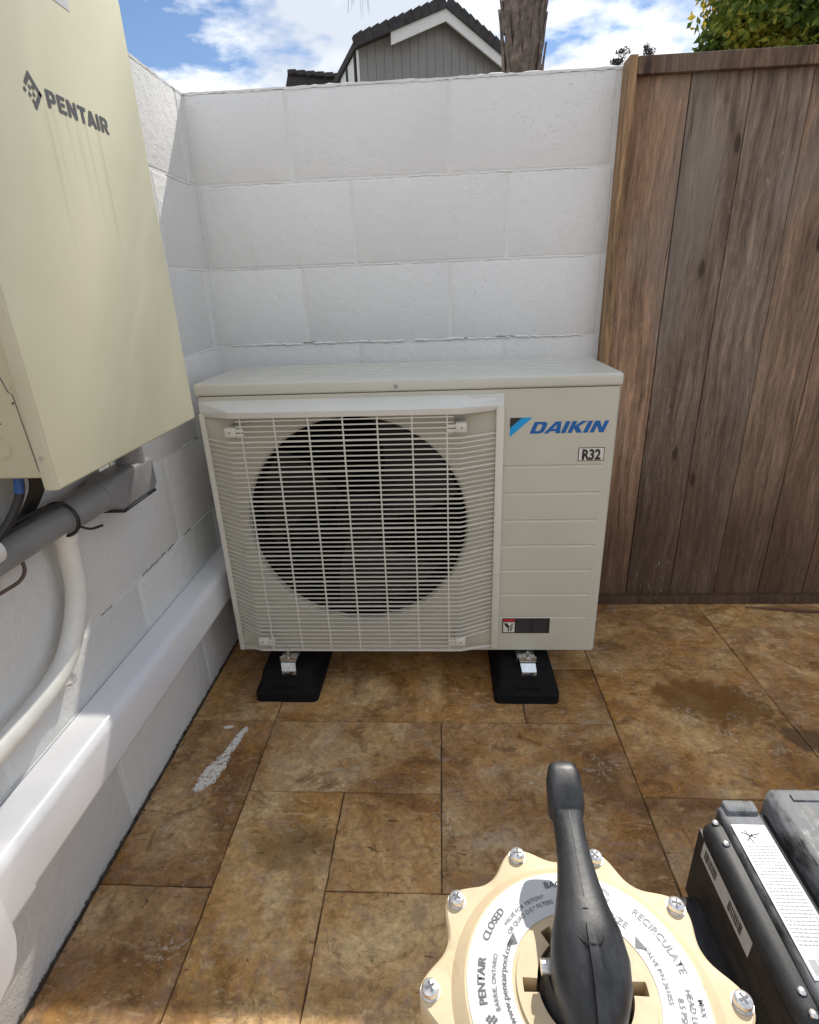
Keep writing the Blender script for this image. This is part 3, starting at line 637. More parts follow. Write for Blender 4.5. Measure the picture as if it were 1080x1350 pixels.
frontpoly('pictogram_field', [(0.6500, 0.1570), (0.6790, 0.1570), (0.6790, 0.1870), (0.6500, 0.1870)], M['hood'], warn, 0.0003)
b = BM()
for poly in ([(0.6515, 0.1835), (0.6590, 0.1845), (0.6660, 0.1740), (0.6650, 0.1700), (0.6590, 0.1705)], [(0.6665, 0.1745), (0.6735, 0.1840), (0.6755, 0.1825), (0.6700, 0.1730)], [(0.6655, 0.1700), (0.6770, 0.1735), (0.6700, 0.1665)], [(0.6610, 0.1660), (0.6630, 0.1590), (0.6650, 0.1590), (0.6655, 0.1690)], [(0.6680, 0.1660), (0.6695, 0.1600), (0.6715, 0.1600), (0.6710, 0.1680)]):
    b.faces.new([b.verts.new(fr(x, z, 0.0006)) for x, z in poly])
part('pictogram', b, M['ink_black'], warn)
b = BM()
for k in range(7):
    for (u0, u1) in ((0.6825, 0.7200), (0.7250, 0.7620)):
        z = 0.1925 - k * 0.0052; box(b, u0, u1 - random.random() * 0.010, YP - 0.0004, YP - 0.0003, z - 0.0012, z)
part('small_print', b, M['ink_grey'], warn, kind='stuff')

# ------------------------------------------------------------------ rubber feet with clamps
def foot(xc, which):
    t = thing('mounting_foot', 'black rubber mounting foot with zinc clamp, under the ' + which, 'mounting foot', (xc, 0.14, 0), 'rubber feet under the air conditioner')
    b = BM(); hw, y0, y1 = 0.0815, -0.066, 0.372
    def rr(h, i, z):
        p = []; r = 0.014
        for cx_, cy_, a0 in ((xc + h - r, y0 + i + r, -90), (xc + h - r, y1 - i - r, 0), (xc - h + r, y1 - i - r, 90), (xc - h + r, y0 + i + r, 180)):
            for k in range(4): a = R(a0 + 30 * k); p.append((cx_ + r * math.cos(a), cy_ + r * math.sin(a), z))
        return p
    loft(b, [rr(hw, 0, 0.0), rr(hw, 0.001, 0.024), rr(hw - 0.004, 0.006, 0.029), rr(hw - 0.008, 0.012, 0.034), rr(hw - 0.018, 0.034, 0.074), rr(hw - 0.024, 0.044, 0.0775)])
    part('block', b, M['rubber'], t, 30)
    b = BM(); box(b, xc - 0.030, xc + 0.030, y0 + 0.010, y0 + 0.022, 0.034, 0.0400, 0.001); box(b, xc - 0.022, xc + 0.022, y0 + 0.024, y0 + 0.034, 0.050, 0.062, 0.001)
    part('tread_bar', b, M['rubber'], t)
    b = BM(); yc0, yc1 = 0.000, 0.33                              # slotted channel along the top
    box(b, xc - 0.0205, xc + 0.0205, yc0, yc1, 0.0725, 0.0760); box(b, xc - 0.0205, xc - 0.0180, yc0, yc1, 0.0760, 0.0930); box(b, xc + 0.0180, xc + 0.0205, yc0, yc1, 0.0760, 0.0930)
    box(b, xc - 0.0180, xc - 0.0105, yc0, yc1, 0.0905, 0.0930); box(b, xc + 0.0105, xc + 0.0180, yc0, yc1, 0.0905, 0.0930)
    part('channel', b, M['zinc'], t)
    b = BM()                                                     # clamp: folded plate, tongue and bolt in front of the base pan
    xk = xc + 0.004; yk = -0.006
    box(b, xk - 0.021, xk + 0.021, yk - 0.016, yk + 0.030, 0.0935, 0.0965, 0.0008); box(b, xk - 0.021, xk - 0.008, yk - 0.016, yk - 0.013, 0.0965, 0.1090, 0.0006); box(b, xk + 0.008, xk + 0.021, yk - 0.016, yk - 0.013, 0.0965, 0.1090, 0.0006)
    cl = part('clamp', b, M['zinc'], t, 30)
    b = BM(); loft(b, [[(xk - 0.019, yk - 0.018, 0.092), (xk + 0.019, yk - 0.018, 0.092), (xk + 0.019, yk - 0.015, 0.092), (xk - 0.019, yk - 0.015, 0.092)], [(xk - 0.015, yk - 0.030, 0.074), (xk + 0.021, yk - 0.030, 0.074), (xk + 0.021, yk - 0.027, 0.073), (xk - 0.015, yk - 0.027, 0.073)], [(xk - 0.015, yk - 0.032, 0.058), (xk + 0.021, yk - 0.032, 0.058), (xk + 0.021, yk - 0.029, 0.058), (xk - 0.015, yk - 0.029, 0.058)]])
    part('tongue', b, M['zinc'], cl)
    b = BM(); box(b, xk - 0.012, xk - 0.002, yk - 0.0335, yk - 0.0315, 0.062, 0.069); loft(b, [[(xk - 0.008, yk - 0.034, 0.066), (xk + 0.014, yk - 0.034, 0.073), (xk + 0.014, yk - 0.031, 0.073), (xk - 0.008, yk - 0.031, 0.066)], [(xk - 0.008, yk - 0.034, 0.062), (xk + 0.014, yk - 0.034, 0.069), (xk + 0.014, yk - 0.031, 0.069), (xk - 0.008, yk - 0.031, 0.062)]]); part('tongue_slot', b, M['ink_black'], cl)
    b = BM(); lathe(b, [(0.0045, 0.080), (0.0045, 0.118)], (xk, yk - 0.008, 0), 12); lathe(b, [(0.0085, 0.0965), (0.0085, 0.1025)], (xk, yk - 0.008, 0), 6); part('bolt', b, M['stainless'], t)
foot(0.0905, 'fan side of the air conditioner')
foot(0.7060, 'lettered side of the air conditioner')

# ------------------------------------------------------------------ cream cabinet
CF, CY0, CY1, CZ0, CZ1 = 0.030, -0.571, -0.161, 0.7655, 1.394
cab = thing('equipment_cabinet', 'cream metal equipment cabinet with printed name on the long white wall', 'cabinet', (XL, -0.366, 0.78))
b = BM(); box(b, XL, 0.012, CY0 + 0.003, CY1 - 0.003, 0.7815, CZ1 - 0.008, 0.002, 1); body = part('body', b, M['cabinet_side'], cab, 30)
b = BM(); box(b, 0.0105, CF, CY0, CY1, CZ0, CZ1, 0.0035, 3); cover = part('cover', b, M['cabinet'], cab, 30)
b = BM()
for r_ in (0.0155, 0.0125):
    tube(b, [(-0.030 + r_ * math.cos(2 * math.pi * k / 24), CY0 + 0.0028, 0.822 + r_ * math.sin(2 * math.pi * k / 24)) for k in range(25)], 0.0007, 6)
part('knockout', b, M['cabinet_side'], body, 40)
for x, z in ((0.0195, 0.808), (-0.002, 0.932), (0.004, 0.893)):
    b = BM(); lathe(b, [(0.0026, -0.0012), (0.0026, 0.0005)], (x, CY0 + (0.0 if x > 0.01 else 0.003), z), 10, 'Y'); part('rivet', b, M['stainless'] if x > 0.01 else M['cabinet_side'], cover if x > 0.01 else body)
b = BM()
for x, z, s in ((-0.0125, 0.9495, 0.0026), (-0.011, 0.917, 0.002), (-0.012, 0.929, 0.001), (0.003, 0.874, 0.0014), (-0.020, 0.85, 0.0008)):
    lathe(b, [(s, -0.0006), (s, 0.001)], (x, CY0 + 0.003, z), 8, 'Y')
part('hole', b, M['ink_black'], body)
b = BM(); tube(b, [(-0.0095, CY0 + 0.0027, 0.913), (-0.0050, CY0 + 0.0027, 0.912), (0.001, CY0 + 0.0027, 0.887), (0.0055, CY0 + 0.0027, 0.884), (0.010, CY0 + 0.0027, 0.79)], 0.0006, 5); part('seam', b, M['ink_grey'], body)
def cf(u, z, d=0.0005): return Vector((CF + d, u, z))
b = BM(); b.faces.new([b.verts.new(cf(u, z)) for u, z in ((-0.365, 1.327), (-0.3085, 1.327), (-0.3085, 1.372), (-0.365, 1.372))]); part('sticker', b, M['paper'], cover)
PT = {'P': [[(0, 0), (0, 1), (.58, 1), (.76, .86), (.76, .46), (.58, .32), (.25, .32), (.25, 0)], [(.25, .52), (.25, .80), (.46, .80), (.52, .75), (.52, .57), (.46, .52)]],
      'E': [[(0, 0), (0, 1), (.70, 1), (.70, .79), (.25, .79), (.25, .61), (.62, .61), (.62, .41), (.25, .41), (.25, .21), (.70, .21), (.70, 0)]],
      'N': [[(0, 0), (0, 1), (.25, 1), (.60, .44), (.60, 1), (.84, 1), (.84, 0), (.59, 0), (.24, .56), (.24, 0)]],
      'T': [[(.26, 0), (.26, .78), (0, .78), (0, 1), (.77, 1), (.77, .78), (.51, .78), (.51, 0)]],
      'A': [[(0, 0), (.33, 1), (.60, 1), (.93, 0), (.66, 0), (.60, .19), (.33, .19), (.27, 0)], [(.39, .39), (.54, .39), (.465, .68)]],
      'I': [[(0, 0), (0, 1), (.25, 1), (.25, 0)]],
      'R': [[(0, 0), (0, 1), (.60, 1), (.78, .86), (.78, .50), (.62, .38), (.84, 0), (.55, 0), (.37, .34), (.25, .34), (.25, 0)], [(.25, .54), (.25, .80), (.47, .80), (.53, .75), (.53, .59), (.47, .54)]]}
PA = {'P': .90, 'E': .84, 'N': 1.0, 'T': .80, 'A': 1.0, 'I': .40, 'R': .84}
PW = sum(PA[c] for c in 'PENTAIR')
b = BM(); poly_letters(b, 'PENTAIR', lambda u, v_: cf(-0.4045 + u * 0.1345 / PW, 1.2010 + v_ * 0.0190, 0.0006), PT, PA)
part('lettering', b, M['ink_grey'], cover)
b = BM()                                       # lattice emblem in front of the name
cy_, cz_, ey_, ez_ = -0.4300, 1.2105, 0.0170, 0.0200
def dia(poly):                                  # diamond axes: a towards upper right, c towards lower right, both -1..1
    b.faces.new([b.verts.new(cf(cy_ + (a + c) * 0.5 * ey_, cz_ + (a - c) * 0.5 * ez_, 0.0006)) for a, c in poly])
dia([(-0.35, -1), (1, -1), (1, 1), (0.62, 1), (0.62, -0.62), (-0.35, -0.62)]); dia([(1, 0.62), (1, 1), (-0.9, 1), (-0.9, 0.62), (0.6, 0.62)])
for a0, c0 in ((-1, -0.85), (-0.72, -0.25), (-0.18, -0.5), (-0.18, 0.10), (0.22, -0.20), (-0.75, 0.30)): dia([(a0, c0), (a0 + 0.30, c0), (a0 + 0.30, c0 + 0.34), (a0, c0 + 0.34)])
part('emblem', b, M['ink_grey'], cover)
# name-plate cap on top
b = BM(); box(b, XL, 0.014, CY0 + 0.001, CY1 - 0.001, CZ1 - 0.008, CZ1 + 0.004, 0.002, 1); part('rain_hood', b, M['cabinet_side'], cab, 30)

# ------------------------------------------------------------------ conduit below the cabinet
XC = XL + 0.044
gc = thing('conduit', 'grey conduit with access elbow under the cream cabinet', 'conduit', (XC, -0.45, 0.66))
b = BM(); tube(b, [(XC, -1.3, 0.667), (XC, -0.355, 0.667)], 0.0215, 20); part('pipe', b, M['grey_pvc'], gc, 50)
b = BM(); tube(b, [(XC, -0.425, 0.667), (XC, -0.322, 0.667)], 0.0265, 20); part('coupling', b, M['grey_pvc'], gc, 50)
b = BM()                                       # access fitting: rounded box narrowing to its neck
def sec(y, hx, hz, zc, r=0.010):
    p = []
    for sx_, sz_, a0 in ((1, -1, -90), (1, 1, 0), (-1, 1, 90), (-1, -1, 180)):
        for k in range(5): a = R(a0 + 22.5 * k); p.append((XC + sx_ * (hx - r) + r * math.cos(a), y, zc + sz_ * (hz - r) + r * math.sin(a)))
    return p
loft(b, [sec(-0.330, 0.0270, 0.0270, 0.667, 0.024), sec(-0.316, 0.0272, 0.0285, 0.666, 0.020), sec(-0.300, 0.0270, 0.033, 0.663, 0.010), sec(-0.185, 0.0270, 0.033, 0.663, 0.008), sec(-0.172, 0.0245, 0.030, 0.664, 0.010)])
part('access_fitting', b, M['grey_pvc'], gc, 40)
b = BM(); loft(b, [sec(-0.326, 0.0200, 0.0020, 0.6400, 0.0018), sec(-0.312, 0.0262, 0.0022, 0.6345, 0.002), sec(-0.300, 0.0276, 0.0024, 0.6300, 0.002), sec(-0.184, 0.0276, 0.0024, 0.6300, 0.002)]); part('gasket', b, M['seal'], gc)
b = BM(); tube(b, [(XC, -0.205, 0.690), (XC, -0.205, 0.7825)], 0.0265, 20); part('riser', b, M['grey_pvc'], gc, 50)
b = BM(); tube(b, [(XC, -0.375, 0.735), (XC, -0.375, 0.7825)], 0.030, 20); part('hub', b, M['grey_pvc'], gc, 50)
b = BM(); tube(b, [(XC + 0.0275 * math.cos(a), -0.424, 0.667 + 0.0275 * math.sin(a)) for a in [2 * math.pi * k / 24 for k in range(25)]], 0.0030, 6)
tube(b, spline([(XC + 0.027, -0.424, 0.655), (XC + 0.034, -0.41, 0.645), (XC + 0.037, -0.385, 0.640)]), 0.0022, 6)
part('cable_tie', b, M['black_cable'], gc, 60)
# white flexible conduit
XW = XL + 0.030
wc = thing('flexible_conduit', 'white conduit curving down from the grey conduit along the wall', 'conduit', (XW, -0.5, 0.45))
b = BM(); P_ = spline([(XW + 0.004, -0.412, 0.648), (XW, -0.410, 0.600), (XW, -0.416, 0.545), (XW, -0.444, 0.490), (XW, -0.490, 0.446), (XW, -0.560, 0.426), (XW, -0.66, 0.420), (XW, -0.9, 0.418), (XW, -1.4, 0.418)], 8)
tube(b, P_, 0.0165, 16); part('pipe', b, M['white_pipe'], wc, 60)
b = BM(); tube(b, [(XW + 0.004, -0.412, 0.628), (XW + 0.004, -0.413, 0.655)], 0.0188, 16); part('connector', b, M['white_pipe'], wc, 60)
b = BM()                                       # strap holding it to the wall
for k in range(9): pass
arc = [(XL + 0.002, -0.470, 0.385)] + [(XL + 0.010 + 0.012 * math.sin(math.pi * k / 8), -0.470, 0.398 + 0.010 * math.cos(math.pi * k / 8) * -1) for k in range(9)] + [(XL + 0.002, -0.470, 0.412)]
rings = [[(x, y - 0.006, z - 0.0008), (x, y + 0.006, z - 0.0008), (x, y + 0.006, z + 0.0008), (x, y - 0.006, z + 0.0008)] for x, y, z in arc]
loft(b, rings); part('wall_strap', b, M['white_pipe'], wc)
# loose cables and a white fitting below the cabinet
def cable(label, pts, r_, m, cat='cable', group=None):
    b = BM(); tube(b, spline(pts, 6), r_, 8); return tag(part('cable', b, m, None, 60), label, cat, group)
cable('black cable with blue tape dropping from the cabinet to the white fitting', [(XL + 0.100, -0.545, 0.785), (XL + 0.097, -0.550, 0.755), (XL + 0.085, -0.565, 0.725), (XL + 0.07, -0.585, 0.700)], 0.0055, M['black_cable'])
b = BM(); tube(b, [(XL + 0.0995, -0.546, 0.778), (XL + 0.097, -0.5497, 0.757)], 0.0062, 10); tag(part('blue_tape', b, M['blue_wire'], None, 60), 'blue tape wrapped round the black cable below the cabinet', 'tape')
b = BM(); lathe(b, [(0.0085, -0.010), (0.017, -0.010), (0.0185, -0.004), (0.0185, 0.012), (0.0085, 0.013)], (XL + 0.062, -0.592, 0.690), 20, 'Y'); tag(part('cable_gland', b, M['cream_pot'], None, 40), 'white round fitting around the black cable below the cabinet', 'fitting')
for k in range(5):
    q = 0.007 * k
    cable('dark cable in the bundle dropping from the cabinet behind the grey conduit', [(XL + 0.060 + q * 0.4, -0.480 + q, 0.785), (XL + 0.054, -0.474 + q, 0.740), (XL + 0.030, -0.478 + q, 0.700), (XL + 0.014, -0.50 + q, 0.675), (XL + 0.012, -0.56, 0.66 - q), (XL + 0.012, -0.75, 0.655 - q)], 0.0034, M['black_cable'], group='cable bundle below the cabinet')
for k in range(2):
    cable('black cable lying along the top of the grey conduit', [(XC + 0.012, -0.425, 0.695), (XC + 0.006, -0.47, 0.697 + 0.004 * k), (XC + 0.002, -0.56, 0.692 + 0.010 * k), (XC - 0.004, -0.70, 0.690 + 0.008 * k), (XC - 0.004, -1.0, 0.692)], 0.0030, M['black_cable'], group='cables along the grey conduit')
for k, (m_k, lab) in enumerate((('black_cable', 'thick black cable running back along the wall above the white fitting'), ('grey_pvc', 'grey cable beside the thick black cable above the white fitting'), ('brown_cable', 'brown cable tucked against the wall under the cabinet'))):
    cable(lab, [(XL + 0.020 + 0.012 * k, -0.53 + 0.02 * k, 0.785), (XL + 0.018 + 0.010 * k, -0.545, 0.750), (XL + 0.020 + 0.008 * k, -0.58, 0.722 - 0.010 * k), (XL + 0.020, -0.66, 0.712 - 0.010 * k), (XL + 0.020, -0.90, 0.715)], 0.0048 - 0.0008 * k, M[m_k])
cable('thin brown cable looping below the grey conduit', [(XL + 0.046, -0.523, 0.648), (XL + 0.048, -0.526, 0.632), (XL + 0.046, -0.538, 0.622), (XL + 0.040, -0.56, 0.619), (XL + 0.03, -0.62, 0.618)], 0.0026, M['brown_cable'])

# ------------------------------------------------------------------ white pipe cover along the wall
dt = thing('pipe_cover', 'glossy white pipe cover running along the foot of the wall', 'pipe cover', (XL, -0.3, 0.26))
def dsec(y, wx, z0, z1, r=0.018):
    p = [(XL, y, z0)]
    for cz__, a0 in ((z0 + r, -90), (z1 - r, 0)):
        for k in range(7): a = R(a0 + 15 * k); p.append((XL + wx - r + r * math.cos(a), y, cz__ + r * math.sin(a)))
    p.append((XL, y, z1)); return p
b = BM(); loft(b, [dsec(0.450, 0.068, 0.222, 0.321), dsec(-0.715, 0.068, 0.222, 0.321)]); part('channel', b, M['duct'], dt, 40)
b = BM()
box(b, XL + 0.0035, XL + 0.0050, -0.71, 0.448, 0.3205, 0.3216); part('cover_seam', b, M['ink_faded'], dt)
b = BM(); box(b, XL + 0.050, XL + 0.0535, -0.71, 0.448, 0.2196, 0.2222); part('cover_lip', b, M['duct'], dt)
b = BM(); loft(b, [dsec(-0.703, 0.0705, 0.2195, 0.3235), dsec(-0.755, 0.0705, 0.2195, 0.3235)]); part('coupling', b, M['duct'], dt, 40)
b = BM()                                       # swept corner box where the cover turns down to the paving
loft(b, [dsec(y, wx, z0, z1, 0.022) for y, wx, z0, z1 in ((-0.7530, 0.0735, 0.2170, 0.3255), (-0.7560, 0.0760, 0.2060, 0.3280), (-0.7600, 0.0770, 0.1930, 0.3285), (-0.7680, 0.0780, 0.1770, 0.3285), (-0.7830, 0.0785, 0.1630, 0.3285), (-0.8050, 0.0785, 0.1560, 0.3285), (-0.9300, 0.0785, 0.1560, 0.3200), (-0.9550, 0.0765, 0.1600, 0.2950), (-0.9620, 0.0740, 0.1700, 0.2700))]); part('elbow', b, M['duct'], dt, 40)
b = BM(); loft(b, [[(p[0], -0.885 - (p[2] - 0.2715), z) for p in dsec(0, 0.068, 0.222, 0.321)] for z in (0.165, 0.0005)]); part('down_channel', b, M['duct'], dt, 40)

# ------------------------------------------------------------------ multiport valve
VX, VY, VZ = 0.589, -0.968, 0.553
vl = thing('multiport_valve', 'cream multiport pool valve with black lever handle and round printed dial', 'valve', (VX, VY, 0.0))
def pol(r_, deg, z=0.0):                        # deg clockwise from straight away from the viewer
    a = R(90 - deg); return Vector((VX + r_ * math.cos(a), VY + r_ * math.sin(a), z))
b = BM(); rings = [[], [], [], [], [], [], []]
for i in range(240):
    dg = i * 1.5; ph = ((dg + 18 + 18) % 36) - 18          # 0 at a screw
    k = (0.5 + 0.5 * math.cos(R(ph * 10))) ** 1.15
    ro = 0.0930 + 0.0140 * k
    for q, (rr_, z) in enumerate(((ro - 0.002, VZ - 0.030), (ro, VZ - 0.026), (ro, VZ - 0.0050), (ro - 0.0018, VZ - 0.0032), (min(ro - 0.005, 0.0860), VZ - 0.0022), (0.0800, VZ + 0.0040), (0.0772, VZ + 0.0062))): rings[q].append(pol(rr_, dg, z))
rings.append([pol(0.0440, i * 1.5, VZ + 0.0064) for i in range(240)])
rings.append([pol(0.0435, i * 1.5, VZ + 0.0085) for i in range(240)])
hub = []; hub2 = []
for i in range(240):
    dg = i * 1.5; ph = ((dg + 0) % 60) - 30; notch = abs(ph) < 6.5
    rr_ = 0.0395 if notch else 0.0300; hub.append(pol(rr_, dg, VZ + 0.0085)); hub2.append(pol(rr_, dg, VZ - 0.018))
rings += [hub, hub2]
loft(b, rings, cap=True); vlid = part('lid', b, M['valve'], vl, 35)
b = BM(); lathe(b, [(0.085, 0.0), (0.085, 0.0)] if False else [(0.060, -0.16), (0.088, -0.12), (0.090, -0.034), (0.089, -0.029)], (VX, VY, VZ), 48); part('valve_body', b, M['valve'], vl, 40)
for dx, dy in ((-0.045, 0.03), (0.045, -0.03), (0.0, -0.05)):
    b = BM(); lathe(b, [(0.030, 0.0), (0.030, 0.47)], (VX + dx * 0.6, VY + dy * 0.6 - 0.02, 0), 24); part('pipe', b, M['white_pipe'], vl, 50)
# dial label
b = BM(); n = 120
ri = [b.verts.new(pol(0.0462, i * 3, VZ + 0.0069)) for i in range(n)]; ro = [b.verts.new(pol(0.0757, i * 3, VZ + 0.0067)) for i in range(n)]
for i in range(n): b.faces.new((ri[i], ri[(i + 1) % n], ro[(i + 1) % n], ro[i]))
dial = part('dial_label', b, M['paper'], vl, 60)
def arc_text(s, r_, deg, size, m=M['ink_grey'], bold=0.01, ax=1.0, name='lettering', center=True, flip=False):
    b = BM(); text(b, s, size, lambda u, v_: Vector((u, v_, 0)), bold=bold, ax=ax, align='CENTER' if center else 'LEFT')
    for v_ in b.verts:
        u, h = v_.co.x, v_.co.y
        v_.co = pol(r_ + h, deg + math.degrees(u / (r_ + size * 0.35)), VZ + 0.0073)
    part(name, b, m, dial)
def line_text(s, r_, deg, size, turn, m=M['ink_grey'], bold=0.008, ax=1.0):
    """straight line of print set at an angle: turn = direction of the line, degrees anticlockwise from +x"""
    c = pol(r_, deg, VZ + 0.0073); a = R(turn); du, dv = Vector((math.cos(a), math.sin(a), 0)), Vector((-math.sin(a), math.cos(a), 0))
    b = BM(); text(b, s, size, lambda u, v_: c + du * u + dv * v_, bold=bold, ax=ax, align='CENTER'); part('lettering', b, m, dial)
arc_text('CLOSED', 0.0650, -56, 0.0068, bold=0.012)
arc_text('BACKWASH', 0.0648, 3, 0.0068, bold=0.012)
arc_text('RECIRCULATE', 0.0648, 62, 0.0072, M['ink_faded'], bold=0.012)
arc_text('WINTERIZE', 0.0520, 27, 0.0066, M['ink_faded'], bold=0.012)
arc_text('VALVE FOR TRITON*', 0.0585, -34, 0.0040, bold=0.002)
arc_text("OR QUAD D.E.* FILTERS", 0.0535, -33, 0.0040, bold=0.002)
arc_text('PENTAIR', 0.0640, -88, 0.0070, bold=0.02)
arc_text('BARRIE, ONTARIO', 0.0567, -88, 0.0040, bold=0.004)
arc_text('www.pentairpool.com', 0.0500, -86, 0.0056, bold=0.006)
arc_text('VALVE P/N 261055', 0.0510, 80, 0.0042, bold=0.004)
arc_text('MAX', 0.0690, 97, 0.0046, bold=0.004); arc_text('HEAD LOSS', 0.0630, 100, 0.0050, bold=0.004); arc_text('8.5 PSI', 0.0570, 100, 0.0050, bold=0.004)
for dg in (-58, 58, -178, 0, -118, 118):
    b = BM(); b.faces.new([b.verts.new(p) for p in (pol(0.0530, dg - 5.5, VZ + 0.0073), pol(0.0530, dg + 5.5, VZ + 0.0073), pol(0.0468, dg, VZ + 0.0073))])
    box(b, *sorted((pol(0.061, dg).x, pol(0.061, dg).x + 0.0005)), *sorted((pol(0.058, dg).y, pol(0.0625, dg).y + 0.0004)), VZ + 0.0072, VZ + 0.0074) if False else None
    part('position_mark', b, M['ink_grey'], dial)
b = BM()
for (a, c, q) in ((-107, 0.064, 1.0),):
    for i in (-1, 0, 1):
        for j in (-1, 0, 1):
            if abs(i) + abs(j) == 2 and i == j: continue
            p = pol(c, a, VZ + 0.0073) + Vector(((i - j) * 0.0014, (i + j) * 0.0014, 0)); s_ = 0.0011
            b.faces.new([b.verts.new(p + Vector(d)) for d in ((-s_, 0, 0), (0, -s_, 0), (s_, 0, 0), (0, s_, 0))])
part('emblem', b, M['ink_grey'], dial)
b = BM()                                        # round certification mark
for r_ in (0.0052, 0.0038):
    tube(b, [pol(0.0655, 24, VZ + 0.0073) + Vector((r_ * math.cos(2 * math.pi * k / 24), r_ * math.sin(2 * math.pi * k / 24), 0)) for k in range(25)], 0.00022, 4)
part('certification_mark', b, M['ink_faded'], dial)
# lid screws
b = BM(); lathe(b, [(0.0068, -0.006), (0.0068, -0.0020), (0.0060, -0.0020), (0.0060, 0.0004), (0.0054, 0.0020), (0.0034, 0.0029), (0.0001, 0.0031)], (0, 0, 0), 20); screw = finish(b, 'screw', M['stainless'], 40)
b = BM(); 
for a in (0, 1): box(b, *((-0.0032, 0.0032, -0.0008, 0.0008) if a else (-0.0008, 0.0008, -0.0032, 0.0032)), 0.0010, 0.00335)
slot = finish(b, 'cross_recess', M['ink_grey'])
for k in range(10):
    o = inst('screw', screw, (0, 0, 0), vl); p = pol(0.0998, -18 + 36 * k, VZ); o.location = p - Vector((VX, VY, 0)); o.rotation_euler = (0, 0, R(37 * k))
    s_ = link(bpy.data.objects.new('cross_recess', slot)); s_.parent = o
# lever handle
b = BM(); rg = []
HS = [(-1.006, 0.576, 0.003, 0.003), (-1.003, 0.578, 0.012, 0.010), (-0.996, 0.581, 0.0175, 0.016), (-0.985, 0.585, 0.0225, 0.0205), (-0.972, 0.588, 0.0241, 0.0225), (-0.958, 0.591, 0.0222, 0.0215), (-0.944, 0.594, 0.0176, 0.0185), (-0.930, 0.598, 0.0142, 0.0158), (-0.915, 0.602, 0.0119, 0.0134), (-0.900, 0.606, 0.0108, 0.0115), (-0.886, 0.6095, 0.0106, 0.0098), (-0.8825, 0.6105, 0.0109, 0.0100), (-0.8805, 0.6125, 0.0130, 0.0126), (-0.870, 0.6165, 0.0133, 0.0124), (-0.860, 0.6205, 0.0130, 0.0114), (-0.8535, 0.6230, 0.0112, 0.0092), (-0.8500, 0.6240, 0.0072, 0.006), (-0.8490, 0.6240, 0.002, 0.002)]
for (y, z, hw, hh_) in HS:
    xc_ = VX + 0.004 * (y + 0.968) / 0.115; ring = []
    for k in range(28):
        a = 2 * math.pi * k / 28; c_, s_ = math.cos(a), math.sin(a); e_ = 0.72 if y < -0.89 else 0.50
        ring.append((xc_ + hw * math.copysign(abs(c_) ** e_, c_), y, z + hh_ * math.copysign(abs(s_) ** e_, s_)))
    rg.append(ring)
loft(b, rg); hd = part('handle', b, M['handle'], vl, 50)
b = BM(); loft(b, [[(VX + x, y, z) for x, z in ((-w_, zb), (w_, zb), (w_ * 0.8, zt_), (-w_ * 0.8, zt_))] for y, w_, zb, zt_ in ((-1.004, 0.0045, 0.575, 0.5950), (-0.992, 0.0044, 0.590, 0.6070), (-0.976, 0.0036, 0.600, 0.6120), (-0.960, 0.0020, 0.604, 0.6132))]); part('handle_rib', b, M['handle'], hd, 30)
b = BM(); loft(b, [[(VX + 0.0040 * (y + 0.968) / 0.115 + q, y, z) for q, z in ((-0.0005, zt_ - 0.001), (0.0005, zt_ - 0.001), (0.0003, zt_ + 0.0004), (-0.0003, zt_ + 0.0004))] for y, zt_ in ((-0.944, 0.6125), (-0.930, 0.6138), (-0.915, 0.6154), (-0.900, 0.6175), (-0.886, 0.6193))]); part('mould_seam', b, M['handle'], hd)
b = BM(); tube(b, [Vector((VX + 0.0085 * math.cos(2 * math.pi * k / 28), -0.962 + 0.0105 * math.sin(2 * math.pi * k / 28), 0.6125 - 0.0022 * abs(math.cos(2 * math.pi * k / 28)))) for k in range(29)], 0.0006, 5); part('moulded_ring', b, M['handle'], hd)
b = BM(); lathe(b, [(0.0045, -0.030), (0.0045, 0.030)], (VX, -0.968, 0), 12, 'X'); 
bmesh.ops.delete(b, geom=b.verts[:], context='VERTS'); tube(b, [(VX - 0.0285, -0.966, 0.577), (VX + 0.0265, -0.966, 0.577)], 0.0046, 14); part('handle_pin', b, M['stainless'], vl, 40)
b = BM(); lathe(b, [(0.0285, -0.018), (0.0285, 0.006), (0.024, 0.018)], (VX, VY, VZ), 32); part('hub', b, M['black'], vl, 40)

# ------------------------------------------------------------------ pool pump
pu = thing('pool_pump', 'black pool pump with labelled drive box beside the cream valve', 'pump', (0.93, -0.84, 0))
PZ = 0.345
b = BM(); box(b, 0.824, 1.075, -0.878, -0.664, 0.215, PZ, 0.014, 4); part('drive_housing', b, M['black'], pu, 35)
b = BM(); loft(b, [[(0.820, -0.874, 0.22), (0.820, -0.672, 0.22), (0.8230, -0.668, PZ - 0.016), (0.8230, -0.874, PZ - 0.016)], [(0.826, -0.874, 0.22), (0.826, -0.672, 0.22), (0.826, -0.668, PZ - 0.016), (0.826, -0.874, PZ - 0.016)]]); sp_ = part('side_plate', b, M['black'], pu)
b = BM(); box(b, 0.846, 0.896, -0.882, -0.652, PZ - 0.03, PZ + 0.010, 0.008, 4); rib = part('label_rail', b, M['black_dusty'], pu, 35)
b = BM(); box(b, 0.852, 0.892, -0.668, -0.650, PZ + 0.004, PZ + 0.016, 0.004, 2); part('latch', b, M['black_dusty'], pu, 35)
b = BM(); rg = []
for z, i in ((PZ - 0.02, 0.0), (PZ + 0.018, 0.0), (PZ + 0.025, 0.0025), (PZ + 0.0295, 0.007), (PZ + 0.031, 0.014)):
    x0_, x1_, y0_, y1_ = 0.9045 + i, 1.085 - i, -0.886 + i, -0.640 - i
    rg.append([(x0_, y0_, z), (x1_, y0_, z), (x1_, y1_, z), (x0_ + 0.010, y1_, z), (x0_, y1_ - 0.012, z)])
